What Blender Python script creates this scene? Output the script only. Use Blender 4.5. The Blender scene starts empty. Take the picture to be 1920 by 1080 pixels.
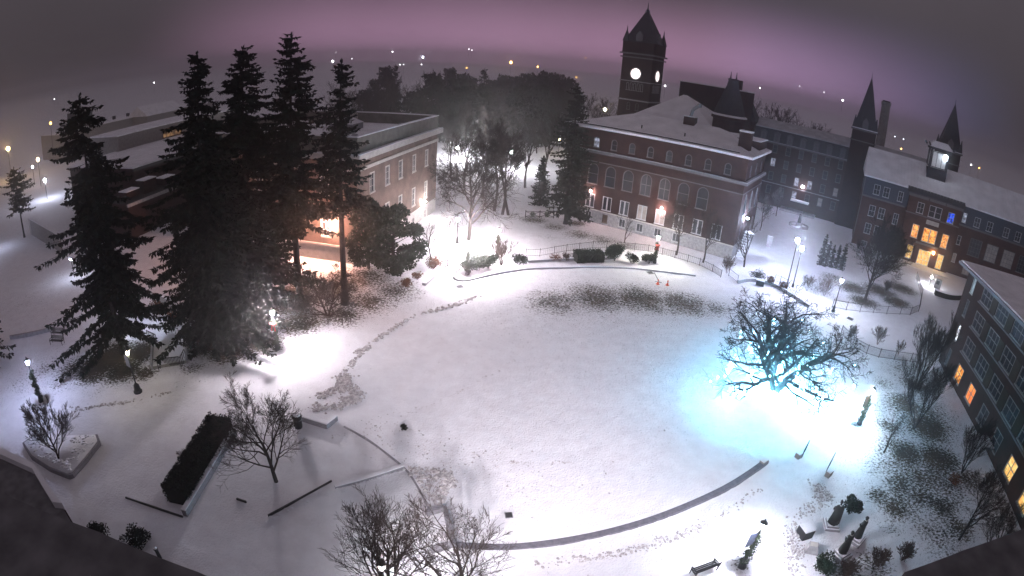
import bpy, bmesh, math, random
import numpy as np
from mathutils import Vector, Matrix
R = math.radians
SC = bpy.context.scene
COL = SC.collection

# ------------------------------------------------------------------ camera
CAM_H = 27.0
F_PX, K3 = 1051.9, 0.01977            # fisheye: theta = r/F + K3 (r/F)^3, photo pixels (1920 wide)
PITCH, ROLL = R(23.22), R(4.154)
cam_d = bpy.data.cameras.new("camera"); cam = bpy.data.objects.new("camera", cam_d)
COL.objects.link(cam); SC.camera = cam
cam_d.type = 'PANO'; cam_d.sensor_width = 36; cam_d.sensor_fit = 'HORIZONTAL'
cam_d.clip_start = 0.1; cam_d.clip_end = 12000
_t = cam_d if hasattr(cam_d, 'fisheye_polynomial_k1') else cam_d.cycles
_t.panorama_type = 'FISHEYE_LENS_POLYNOMIAL'; _t.fisheye_fov = math.pi
_f = F_PX * 36 / 1920
_t.fisheye_polynomial_k0 = 0; _t.fisheye_polynomial_k1 = -1 / _f; _t.fisheye_polynomial_k2 = 0
_t.fisheye_polynomial_k3 = -K3 / _f ** 3; _t.fisheye_polynomial_k4 = 0
CM = Matrix.Rotation(math.pi / 2 - PITCH, 4, 'X') @ Matrix.Rotation(ROLL, 4, 'Z')
cam.matrix_world = Matrix.Translation((0, 0, CAM_H)) @ CM
CM3 = CM.to_3x3()

# ------------------------------------------------------------------ sky: overcast night, city glow ahead
world = bpy.data.worlds.new("World"); SC.world = world; world.use_nodes = True
nt = world.node_tree; nt.nodes.clear()
def wn(t, **k):
    n = nt.nodes.new(t)
    for a, v in k.items(): setattr(n, a, v)
    return n
out = wn("ShaderNodeOutputWorld"); bg = wn("ShaderNodeBackground")
tc = wn("ShaderNodeTexCoord")
GLOW_AZ = R(3)                         # the town lies this way
def dotn(vec):
    n = wn("ShaderNodeVectorMath", operation='DOT_PRODUCT'); nt.links.new(tc.outputs['Generated'], n.inputs[0]); n.inputs[1].default_value = vec
    return n.outputs['Value']
def mapr(s, a, b, c, d, interp='SMOOTHSTEP'):
    n = wn("ShaderNodeMapRange", interpolation_type=interp); nt.links.new(s, n.inputs[0])
    for i, v in enumerate((a, b, c, d)): n.inputs[i + 1].default_value = v
    return n.outputs[0]
def mulf(a, b):
    n = wn("ShaderNodeMath", operation='MULTIPLY')
    for i, v in enumerate((a, b)):
        if isinstance(v, (int, float)): n.inputs[i].default_value = v
        else: nt.links.new(v, n.inputs[i])
    return n.outputs[0]
def mix(f, a, b, mode='MIX'):
    n = wn("ShaderNodeMix", data_type='RGBA', blend_type=mode)
    if isinstance(f, (int, float)): n.inputs[0].default_value = f
    else: nt.links.new(f, n.inputs[0])
    for i, v in ((6, a), (7, b)):
        if isinstance(v, tuple): n.inputs[i].default_value = (*v, 1)
        else: nt.links.new(v, n.inputs[i])
    return n.outputs[2]
side = dotn((math.sin(GLOW_AZ), math.cos(GLOW_AZ), 0))
blue = dotn((math.sin(R(33)), math.cos(R(33)), 0.05))
sep = wn("ShaderNodeSeparateXYZ"); nt.links.new(tc.outputs['Generated'], sep.inputs[0])
glow = mulf(mapr(side, 0.72, 1.0, 0, 1), mapr(sep.outputs[2], 0.18, -0.03, 0.0, 1))
glow2 = mulf(mapr(blue, 0.95, 1.0, 0, 1), mapr(sep.outputs[2], 0.2, 0.0, 0, 1))
base = mix(mapr(sep.outputs[2], 0.0, 1.0, 0, 1, 'LINEAR'), (0.034, 0.028, 0.032), (0.160, 0.138, 0.163))   # overcast: brightest overhead, as the CIE overcast sky
nz = wn("ShaderNodeTexNoise"); nz.inputs['Scale'].default_value = 2.2; nz.inputs['Detail'].default_value = 3
nt.links.new(tc.outputs['Generated'], nz.inputs['Vector'])
cl = mapr(nz.outputs['Fac'], 0.3, 0.7, 0.85, 1.12, 'LINEAR')
c1 = mix(1.0, base, mix(glow, (0, 0, 0), (0.46, 0.24, 0.40)), 'ADD')
c2 = mix(1.0, c1, mix(glow2, (0, 0, 0), (0.02, 0.03, 0.09)), 'ADD')
sky = wn("ShaderNodeTexSky", sky_type='NISHITA', sun_disc=False)
sky.sun_elevation = R(-8); sky.sun_rotation = R(200)
c3 = mix(0.05, c2, sky.outputs[0], 'ADD')
c4 = mix(1.0, c3, cl, 'MULTIPLY')
nt.links.new(c4, bg.inputs[0]); bg.inputs[1].default_value = 1.0
nt.links.new(bg.outputs[0], out.inputs[0])

# ------------------------------------------------------------------ faint wide lamp added as moon glow, no moon seen
sun_d = bpy.data.lights.new("added_moon", 'SUN'); sun_d.energy = 0.02; sun_d.angle = R(25); sun_d.color = (0.85, 0.88, 1)
sun = bpy.data.objects.new("added_moon", sun_d); sun.rotation_euler = (R(35), 0, R(-200)); sun.location = (0, 0, 80); COL.objects.link(sun)

# ------------------------------------------------------------------ exposure
SC.view_settings.view_transform = 'Standard'; SC.view_settings.look = 'None'
SC.view_settings.exposure = 0.3; SC.view_settings.gamma = 1.0
SC.render.engine = 'CYCLES'
SC.cycles.use_denoising = True
SC.cycles.max_bounces = 5; SC.cycles.diffuse_bounces = 3; SC.cycles.glossy_bounces = 2
SC.cycles.volume_bounces = 1; SC.cycles.transparent_max_bounces = 6
SC.cycles.sample_clamp_indirect = 4.0
SC.cycles.use_light_tree = True

# ------------------------------------------------------------------ photo pixel -> place on the ground
def ray(x, y):
    dx, dy = x - 960, -(y - 540); r = math.hypot(dx, dy) + 1e-9
    t = r / F_PX + K3 * (r / F_PX) ** 3
    return CM3 @ Vector((dx / r * math.sin(t), dy / r * math.sin(t), -math.cos(t)))
def G(x, y, z=0.0):
    v = ray(x, y); k = (CAM_H - z) / -v.z
    return Vector((v.x * k, v.y * k, z))
def top_z(g, x, y):
    v = ray(x, y); return CAM_H + v.z / math.hypot(v.x, v.y) * math.hypot(g[0], g[1])
def at_dist(x, y, d):
    v = ray(x, y); k = d / math.hypot(v.x, v.y)
    return Vector((v.x * k, v.y * k, CAM_H + v.z * k))
# ================================================================== helpers
def tag(o, label=None, cat=None, group=None, kind=None):
    for k, v in (('label', label), ('category', cat), ('group', group), ('kind', kind)):
        if v: o[k] = v
    return o
def link(o, parent=None):
    COL.objects.link(o)
    if parent is not None: o.parent = parent
    return o
def empty(name, loc=(0, 0, 0), rz=0.0, label=None, cat=None, group=None):
    o = bpy.data.objects.new(name, None); o.empty_display_size = 0.5
    o.location = loc; o.rotation_euler = (0, 0, rz); link(o)
    return tag(o, label, cat, group)
def inst(name, me, parent=None, loc=(0, 0, 0), rot=(0, 0, 0), scale=(1, 1, 1)):
    o = bpy.data.objects.new(name, me); o.location = loc; o.rotation_euler = rot; o.scale = scale
    return link(o, parent)
def copy_tree(o, parent=None):
    c = o.copy(); COL.objects.link(c)
    c.parent = parent
    for ch in list(o.children): copy_tree(ch, c)
    return c

class MB:
    def __init__(s): s.v = []; s.f = []
    def add(s, vs, fs):
        b = len(s.v); s.v.extend(vs); s.f.extend([tuple(i + b for i in f) for f in fs])
    def quad(s, *p): s.add([tuple(q) for q in p], [tuple(range(len(p)))])
    def box(s, cx, cy, cz, sx, sy, sz, rz=0.0, taper=1.0):
        c, n = math.cos(rz), math.sin(rz); vs = []
        for z, t in ((-.5, 1), (.5, taper)):
            for x, y in ((-.5, -.5), (.5, -.5), (.5, .5), (-.5, .5)):
                X, Y = x * sx * t, y * sy * t
                vs.append((cx + X * c - Y * n, cy + X * n + Y * c, cz + z * sz))
        s.add(vs, [(0, 3, 2, 1), (4, 5, 6, 7), (0, 1, 5, 4), (1, 2, 6, 5), (2, 3, 7, 6), (3, 0, 4, 7)])
        return s
    def bar(s, a, b, w, h):
        """a box along a->b, width w, height h centred on the line"""
        a = Vector(a); b = Vector(b); d = (b - a).normalized()
        up = Vector((0, 0, 1)) if abs(d.z) < .95 else Vector((0, 1, 0))
        r = d.cross(up).normalized(); u = r.cross(d)
        vs = [tuple(p + r * (w / 2 * i) + u * (h / 2 * j)) for p in (a, b) for i, j in ((-1, -1), (1, -1), (1, 1), (-1, 1))]
        s.add(vs, [(0, 1, 2, 3), (7, 6, 5, 4), (0, 4, 5, 1), (1, 5, 6, 2), (2, 6, 7, 3), (3, 7, 4, 0)])
        return s
    def tube(s, a, b, r0, r1, n=5, cap=False):
        a = Vector(a); b = Vector(b); d = b - a
        if d.length < 1e-6: return s
        d.normalize(); t = Vector((1, 0, 0)) if abs(d.x) < .8 else Vector((0, 1, 0))
        u = d.cross(t).normalized(); w = d.cross(u); vs = []
        for p, r in ((a, r0), (b, r1)):
            for i in range(n):
                g = 2 * math.pi * i / n; q = p + u * (r * math.cos(g)) + w * (r * math.sin(g)); vs.append((q.x, q.y, q.z))
        fs = [(i, (i + 1) % n, n + (i + 1) % n, n + i) for i in range(n)]
        if cap: fs += [tuple(range(n - 1, -1, -1)), tuple(range(n, 2 * n))]
        s.add(vs, fs); return s
    def lathe(s, prof, n=12, c=(0, 0, 0), sx=1.0, sy=1.0, lean=(0, 0)):
        vs = []; z0 = prof[0][1]
        for r, z in prof:
            for i in range(n):
                g = 2 * math.pi * i / n
                vs.append((c[0] + r * sx * math.cos(g) + lean[0] * (z - z0), c[1] + r * sy * math.sin(g) + lean[1] * (z - z0), c[2] + z))
        fs = [(k * n + i, k * n + (i + 1) % n, (k + 1) * n + (i + 1) % n, (k + 1) * n + i) for k in range(len(prof) - 1) for i in range(n)]
        m = len(prof) - 1
        fs += [tuple(range(n - 1, -1, -1)), tuple(range(m * n, m * n + n))]
        s.add(vs, fs); return s
    def prism(s, pts, z0, z1, cap0=True):
        n = len(pts); vs = [(p[0], p[1], z0) for p in pts] + [(p[0], p[1], z1) for p in pts]
        a = sum(pts[i][0] * pts[(i + 1) % n][1] - pts[(i + 1) % n][0] * pts[i][1] for i in range(n))
        o = list(range(n)) if a > 0 else list(range(n - 1, -1, -1))
        fs = [tuple(n + i for i in o)]
        if cap0: fs.append(tuple(reversed(o)))
        fs += [(o[i], o[(i + 1) % n], n + o[(i + 1) % n], n + o[i]) for i in range(n)]
        s.add(vs, fs); return s
    def lump(s, c, r, rng, sq=0.6, sub=1):
        bm = bmesh.new(); bmesh.ops.create_icosphere(bm, subdivisions=sub, radius=1)
        vs = []
        for v in bm.verts:
            k = r * rng.uniform(.65, 1.2); vs.append((c[0] + v.co.x * k, c[1] + v.co.y * k, c[2] + v.co.z * k * sq))
        fs = [tuple(q.index for q in f.verts) for f in bm.faces]; bm.free(); s.add(vs, fs)
    def mesh(s, name, mat, smooth=False):
        me = bpy.data.meshes.new(name); me.from_pydata(s.v, [], s.f); me.materials.append(mat)
        if smooth: me.polygons.foreach_set('use_smooth', [True] * len(me.polygons))
        me.update(); return me
    def build(s, name, mat, parent=None, loc=(0, 0, 0), rz=0.0, smooth=False):
        return inst(name, s.mesh(name, mat, smooth), parent, loc, (0, 0, rz))

def quads_mesh(name, P, D, L, W, S, mat):
    """leaf-sized diamonds: base point P, direction D, length L, half width W, side vector S (numpy)"""
    n = len(P); V = np.empty((n, 4, 3), np.float32)
    m = P + D * (L * .5)[:, None]
    V[:, 0] = P; V[:, 1] = m + S * W[:, None]; V[:, 2] = P + D * L[:, None]; V[:, 3] = m - S * W[:, None]
    me = bpy.data.meshes.new(name); me.vertices.add(n * 4); me.vertices.foreach_set('co', V.ravel())
    me.loops.add(n * 4); me.loops.foreach_set('vertex_index', np.arange(n * 4, dtype=np.int32))
    me.polygons.add(n); me.polygons.foreach_set('loop_start', np.arange(0, n * 4, 4, dtype=np.int32))
    me.polygons.foreach_set('loop_total', np.full(n, 4, np.int32))
    me.materials.append(mat); me.update(calc_edges=True); return me

# ================================================================== materials
_M = {}
def mat(name, col, rough=0.8, spec=0.3, metal=0.0, var=0.0, scale=3.0, bump=0.0, bscale=20.0, emit=None, es=0.0, col2=None):
    if name in _M: return _M[name]
    m = bpy.data.materials.new(name); m.use_nodes = True; t = m.node_tree; b = t.nodes["Principled BSDF"]
    b.inputs['Base Color'].default_value = (*col, 1); b.inputs['Roughness'].default_value = rough
    b.inputs['Specular IOR Level'].default_value = spec; b.inputs['Metallic'].default_value = metal
    if var or bump:
        tcn = t.nodes.new("ShaderNodeTexCoord")
    if var:
        n = t.nodes.new("ShaderNodeTexNoise"); n.inputs['Scale'].default_value = scale; n.inputs['Detail'].default_value = 5
        t.links.new(tcn.outputs['Object'], n.inputs['Vector'])
        r = t.nodes.new("ShaderNodeValToRGB"); r.color_ramp.elements[0].position = .32; r.color_ramp.elements[1].position = .7
        a = col2 or tuple(c * (1 - var) for c in col); c2 = col if col2 else tuple(min(1, c * (1 + var)) for c in col)
        r.color_ramp.elements[0].color = (*a, 1); r.color_ramp.elements[1].color = (*c2, 1)
        t.links.new(n.outputs['Fac'], r.inputs[0]); t.links.new(r.outputs[0], b.inputs['Base Color'])
    if bump:
        n = t.nodes.new("ShaderNodeTexNoise"); n.inputs['Scale'].default_value = bscale; n.inputs['Detail'].default_value = 4
        t.links.new(tcn.outputs['Object'], n.inputs['Vector'])
        k = t.nodes.new("ShaderNodeBump"); k.inputs['Strength'].default_value = bump; k.inputs['Distance'].default_value = .08
        t.links.new(n.outputs['Fac'], k.inputs['Height']); t.links.new(k.outputs[0], b.inputs['Normal'])
    if emit: b.inputs['Emission Color'].default_value = (*emit, 1); b.inputs['Emission Strength'].default_value = es
    _M[name] = m; return m
def lampmat(name, col, s):
    if name in _M: return _M[name]
    m = bpy.data.materials.new(name); m.use_nodes = True; t = m.node_tree; t.nodes.clear()
    e = t.nodes.new("ShaderNodeEmission"); o = t.nodes.new("ShaderNodeOutputMaterial"); e.inputs[0].default_value = (*col, 1); e.inputs[1].default_value = s
    t.links.new(e.outputs[0], o.inputs[0]); _M[name] = m; return m
def brick_mat(name, c1, c2, mortar, sc=1.0):
    if name in _M: return _M[name]
    m = bpy.data.materials.new(name); m.use_nodes = True; t = m.node_tree; b = t.nodes["Principled BSDF"]
    tcn = t.nodes.new("ShaderNodeTexCoord"); sp = t.nodes.new("ShaderNodeSeparateXYZ"); t.links.new(tcn.outputs['Object'], sp.inputs[0])
    ad = t.nodes.new("ShaderNodeMath"); t.links.new(sp.outputs[0], ad.inputs[0]); t.links.new(sp.outputs[1], ad.inputs[1])
    cb = t.nodes.new("ShaderNodeCombineXYZ"); t.links.new(ad.outputs[0], cb.inputs[0]); t.links.new(sp.outputs[2], cb.inputs[1])
    k = t.nodes.new("ShaderNodeTexBrick"); t.links.new(cb.outputs[0], k.inputs['Vector']); k.inputs['Scale'].default_value = sc
    k.inputs['Brick Width'].default_value = .24; k.inputs['Row Height'].default_value = .08; k.inputs['Mortar Size'].default_value = .008
    k.inputs['Color1'].default_value = (*c1, 1); k.inputs['Color2'].default_value = (*c2, 1); k.inputs['Mortar'].default_value = (*mortar, 1)
    n = t.nodes.new("ShaderNodeTexNoise"); n.inputs['Scale'].default_value = .5; n.inputs['Detail'].default_value = 6; t.links.new(tcn.outputs['Object'], n.inputs['Vector'])
    mr = t.nodes.new("ShaderNodeMapRange"); mr.inputs[1].default_value = .3; mr.inputs[2].default_value = .7; mr.inputs[3].default_value = .65; mr.inputs[4].default_value = 1.25
    t.links.new(n.outputs['Fac'], mr.inputs[0])
    x = t.nodes.new("ShaderNodeMix"); x.data_type = 'RGBA'; x.blend_type = 'MULTIPLY'; x.inputs[0].default_value = 1
    t.links.new(k.outputs['Color'], x.inputs[6]); t.links.new(mr.outputs[0], x.inputs[7]); t.links.new(x.outputs[2], b.inputs['Base Color'])
    b.inputs['Roughness'].default_value = .9; b.inputs['Specular IOR Level'].default_value = .2
    _M[name] = m; return m
def lit_mat(name, c1, c2, s, scale=1.5):
    """a lit window: curtains, furniture and lamps inside make it uneven"""
    if name in _M: return _M[name]
    m = bpy.data.materials.new(name); m.use_nodes = True; t = m.node_tree; t.nodes.clear()
    o = t.nodes.new("ShaderNodeOutputMaterial"); e = t.nodes.new("ShaderNodeEmission"); e.inputs[1].default_value = s
    tcn = t.nodes.new("ShaderNodeTexCoord"); n = t.nodes.new("ShaderNodeTexNoise"); n.inputs['Scale'].default_value = scale; n.inputs['Detail'].default_value = 2
    t.links.new(tcn.outputs['Object'], n.inputs['Vector'])
    oi = t.nodes.new("ShaderNodeObjectInfo"); va = t.nodes.new("ShaderNodeVectorMath"); va.operation = 'ADD'
    cb = t.nodes.new("ShaderNodeCombineXYZ"); ml = t.nodes.new("ShaderNodeMath"); ml.operation = 'MULTIPLY'; ml.inputs[1].default_value = 37
    t.links.new(oi.outputs['Random'], ml.inputs[0]); t.links.new(ml.outputs[0], cb.inputs[0]); t.links.new(tcn.outputs['Object'], va.inputs[0]); t.links.new(cb.outputs[0], va.inputs[1]); t.links.new(va.outputs[0], n.inputs['Vector'])
    r = t.nodes.new("ShaderNodeValToRGB"); r.color_ramp.elements[0].position = .38; r.color_ramp.elements[1].position = .62
    r.color_ramp.elements[0].color = (*c1, 1); r.color_ramp.elements[1].color = (*c2, 1)
    t.links.new(n.outputs['Fac'], r.inputs[0]); t.links.new(r.outputs[0], e.inputs[0]); t.links.new(e.outputs[0], o.inputs[0]); _M[name] = m; return m

SNOW = mat('snow', (.80, .80, .83), .75, .3, var=.04, scale=1.2, bump=.5, bscale=5)
SNOWROOF = mat('roof_snow', (.84, .83, .86), .8, .2, var=.10, scale=.45, bump=.35, bscale=2.5)
BRICK = brick_mat('hall_brick', (.056, .024, .020), (.042, .019, .016), (.05, .04, .038))
BRICKR = brick_mat('red_brick', (.085, .032, .025), (.06, .024, .02), (.08, .06, .055))
BRICKD = brick_mat('brown_brick', (.034, .014, .011), (.025, .011, .009), (.025, .02, .018))
BRICKT = brick_mat('library_brick', (.20, .135, .11), (.165, .112, .09), (.17, .14, .125))
STONE = mat('grey_stone', (.33, .32, .33), .85, .2, var=.25, scale=2.5, bump=.4, bscale=8)
LIME = mat('pale_limestone', (.52, .49, .46), .8, .2, var=.12, scale=1.5, bump=.2)
GRAN = mat('granite', (.26, .25, .27), .8, .25, var=.2, scale=6, bump=.3)
TRIM = mat('pale_trim', (.145, .138, .145), .7, .3, var=.1, scale=3)
TRIMW = mat('white_trim', (.50, .50, .52), .6, .3, var=.06, scale=3)
SLATE = mat('slate', (.045, .045, .055), .7, .3, var=.35, scale=5, bump=.3, bscale=12)
SLATEB = mat('blue_slate', (.055, .062, .085), .7, .3, var=.3, scale=4, bump=.3, bscale=12)
GLASS = mat('dark_glass', (.014, .016, .022), .32, .22, var=.4, scale=.9)
GLASSB = mat('pale_blind_glass', (.055, .058, .068), .45, .25, var=.35, scale=.8)
METAL = mat('black_iron', (.012, .012, .014), .5, .4, var=.2)
GREYM = mat('grey_metal', (.22, .22, .24), .45, .5, var=.15, scale=6)
CONC = mat('concrete', (.30, .285, .27), .9, .2, var=.2, scale=2, bump=.3)
TAN = mat('tan_panel', (.03, .024, .016), .85, .2, var=.2, scale=2)
BARK = mat('bark', (.045, .036, .032), .95, .1, var=.4, scale=8, bump=.6, bscale=14)
BARKD = mat('dark_bark', (.022, .018, .017), .95, .1, var=.4, scale=8, bump=.6, bscale=14)
BARKB = mat('brown_twig', (.07, .045, .035), .95, .1, var=.3, scale=6)
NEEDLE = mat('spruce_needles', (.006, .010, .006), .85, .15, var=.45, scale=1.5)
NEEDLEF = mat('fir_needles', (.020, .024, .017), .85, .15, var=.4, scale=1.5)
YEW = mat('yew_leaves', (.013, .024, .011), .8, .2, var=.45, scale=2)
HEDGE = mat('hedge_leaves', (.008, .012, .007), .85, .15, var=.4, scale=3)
GARL = mat('garland_needles', (.022, .040, .014), .8, .2, var=.4, scale=8)
BRONZE = mat('dark_bronze', (.012, .011, .010), .5, .35, metal=.0, var=.3, scale=5)
RED = mat('red_ribbon', (.38, .025, .02), .6, .3)
ORANGE = mat('cone_orange', (.75, .10, .03), .5, .4)
NAVY = mat('navy_board', (.018, .028, .10), .5, .4, var=.15)
WOOD = mat('wood', (.10, .065, .045), .8, .2, var=.3, scale=5)
LEAF = mat('dry_leaves', (.12, .05, .025), .9, .1, var=.4, scale=4)
L_WHITE = None
# ================================================================== ground
def axis(lo, hi, step, far, grow=1.16):
    a = list(np.arange(lo, hi + 1e-6, step)); s = step
    while a[-1] < far: s *= grow; a.append(a[-1] + s)
    s = step
    while a[0] > -far: s *= grow; a.insert(0, a[0] - s)
    return np.array(a)
def terrain(x, y):
    d = np.hypot(x, y)
    z = -9.0 * np.clip((d - 165) / 170, 0, 1) ** 1.3
    z = z + 14 * np.clip((d - 420) / 700, 0, 1)
    return z
GX = axis(-72, 72, .45, 2500); GY = axis(6, 104, .45, 2500)
XX, YY = np.meshgrid(GX, GY)
rs = np.random.RandomState(3)
ZZ = terrain(XX, YY)
near = (np.abs(XX) < 90) & (np.hypot(XX, YY) < 140)
nzv = np.zeros_like(XX)
for k in range(26):
    w = rs.uniform(.5, 5.0); a = rs.uniform(0, 6.28); nzv += np.sin(XX * w * math.cos(a) + YY * w * math.sin(a) + rs.uniform(0, 6.28)) * .05 / w ** .8
ZZ = ZZ + np.where(near, nzv * .2, 0) - np.where(near, .02, 0)

# the lawn behind the curved seat wall lies level with its top
ARC = [(850, 1021), (930, 1026), (1000, 1023), (1100, 1008), (1200, 983), (1290, 950), (1370, 912), (1436, 868)]
def arc_h(t): return .02 + .27 * t ** 1.2
_w = np.array([[*G(*p)[:2]] for p in ARC]); _s = np.linspace(0, len(_w) - 1, 120)
_ap = np.c_[np.interp(_s, range(len(_w)), _w[:, 0]), np.interp(_s, range(len(_w)), _w[:, 1])]
bx = (XX > _ap[:, 0].min() - 12) & (XX < _ap[:, 0].max() + 8) & (YY > _ap[:, 1].min() - 3) & (YY < _ap[:, 1].max() + 14)
q = np.stack([XX[bx], YY[bx]], -1); d2 = ((q[:, None, :] - _ap[None]) ** 2).sum(-1); j = d2.argmin(1); dist = np.sqrt(d2.min(1))
tg = np.gradient(_ap, axis=0); sgn = tg[j, 0] * (q[:, 1] - _ap[j, 1]) - tg[j, 1] * (q[:, 0] - _ap[j, 0])
hh = arc_h(j / 119.) * np.exp(-(np.maximum(dist - .3, 0) / 5.0) ** 2) * (sgn > 0) * np.where((j == 119) | (j == 0), np.clip(1 - dist / 1.5, 0, 1), 1)
ZZ[bx] += hh

# where grass, leaves or mulch show through the thin snow: (pixel, radius m, amount)
BARE = [((1040, 566), 4.5, .74), ((1120, 558), 5, .80), ((1200, 560), 5, .82), ((1280, 568), 4.5, .80), ((1340, 578), 3.6, .70), ((960, 585), 4.0, .42), ((1150, 585), 6, .5), ((1060, 590), 5, .45),
 ((1260, 590), 4.5, .5), ((880, 640), 4, .30), ((1000, 640), 7, .36), ((1150, 660), 7, .36), ((1250, 690), 5, .36), ((1150, 760), 6, .36), ((1320, 820), 4, .42), ((1150, 950), 3.6, .42), ((1040, 960), 3.0, .38), ((1240, 860), 4, .40),
 ((740, 545), 4.2, .74), ((690, 565), 4.0, .78), ((640, 590), 3.2, .80), ((560, 605), 3.2, .86), ((480, 640), 3.0, .90), ((430, 655), 2.8, .94), ((400, 640), 3.2, .98), ((450, 610), 4, .98), ((360, 690), 1.6, .7), ((540, 560), 5, .95), ((620, 540), 5, .85), ((680, 520), 5, .78),
 ((215, 670), 3.4, 1.0), ((260, 660), 2.6, .98), ((180, 690), 3.0, .95), ((230, 695), 2.4, .97), ((140, 690), 2.6, .78), ((80, 690), 4, .60), ((40, 720), 3.0, .55), ((110, 720), 2.2, .62), ((270, 700), 1.6, .85), ((60, 560), 9, .5), ((110, 520), 7, .5), ((180, 735), 1.2, .55),
 ((1680, 690), 2.4, .62), ((1660, 720), 2.4, .66), ((1720, 720), 2.8, .82), ((1700, 760), 3.0, .86), ((1670, 800), 2.2, .78), ((1740, 800), 3.4, .90), ((1700, 850), 2.8, .86), ((1760, 860), 3.0, .90), ((1650, 830), 1.6, .62), ((1640, 880), 1.8, .62), ((1690, 910), 2.2, .80), ((1650, 930), 1.6, .76), ((1680, 950), 2.0, .82),
 ((1730, 930), 2.4, .80), ((1770, 950), 2.2, .82), ((1720, 980), 2.0, .66), ((1670, 990), 1.5, .60), ((1800, 990), 2.0, .8), ((1820, 900), 2.4, .8), ((1610, 770), 1.2, .55), ((1640, 760), 1.6, .62), ((1620, 700), 1.6, .5), ((1580, 860), 2, .42), ((1600, 840), 1.6, .45), ((1560, 960), 1.3, .3), ((1710, 700), 5, .66), ((1730, 780), 6, .74), ((1700, 870), 5, .72), ((1750, 900), 5, .76), ((1700, 940), 3.6, .7), ((1760, 1000), 3.4, .7), ((1660, 870), 2.6, .58),
 ((1040, 425), 3.0, .70), ((1090, 440), 3.6, .72), ((1130, 450), 3.6, .70), ((1000, 412), 3.0, .78), ((1030, 445), 3.4, .55), ((1170, 460), 3, .70), ((970, 405), 2, .6), ((1080, 418), 2.4, .8), ((905, 455), 1.5, .5),
 ((1600, 540), 4, .85), ((1650, 545), 4, .88), ((1690, 540), 4, .85), ((1620, 565), 3, .9), ((1680, 565), 3, .9), ((1540, 545), 3, .72), ((1560, 520), 3, .75),
 ((640, 725), 1.0, .42), ((620, 750), .9, .45), ((110, 850), 1.6, .5), ((90, 870), 1.2, .5), ((160, 850), 1.0, .45), ((1580, 1070), 2.0, .75), ((1640, 1060), 2.0, .7), ((1560, 1050), 1.2, .6), ((1390, 1058), .8, .75), ((1605, 795), .7, .7), ((517, 655), .8, .85)]
AT = np.zeros_like(XX)
for (px, rad, s) in BARE:
    g = G(*px); d2 = ((XX - g.x) ** 2 + (YY - g.y) ** 2) / rad ** 2
    AT = np.maximum(AT, s * np.exp(-d2 * .42))
AT = np.where(np.hypot(XX, YY) > 150, .15, np.maximum(AT, .38))
ny, nx = XX.shape
me = bpy.data.meshes.new('snowy_ground'); V = np.stack([XX, YY, ZZ], -1).reshape(-1, 3).astype(np.float32)
me.vertices.add(len(V)); me.vertices.foreach_set('co', V.ravel())
i = np.arange(nx - 1)[None, :] + nx * np.arange(ny - 1)[:, None]
Q = np.stack([i, i + 1, i + 1 + nx, i + nx], -1).reshape(-1, 4).astype(np.int32); n = len(Q)
me.loops.add(n * 4); me.loops.foreach_set('vertex_index', Q.ravel()); me.polygons.add(n)
me.polygons.foreach_set('loop_start', np.arange(0, 4 * n, 4, dtype=np.int32)); me.polygons.foreach_set('loop_total', np.full(n, 4, np.int32))
me.polygons.foreach_set('use_smooth', np.ones(n, bool))
a = me.attributes.new('bare', 'FLOAT', 'POINT'); a.data.foreach_set('value', AT.ravel().astype(np.float32))
me.update(calc_edges=True)
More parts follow.
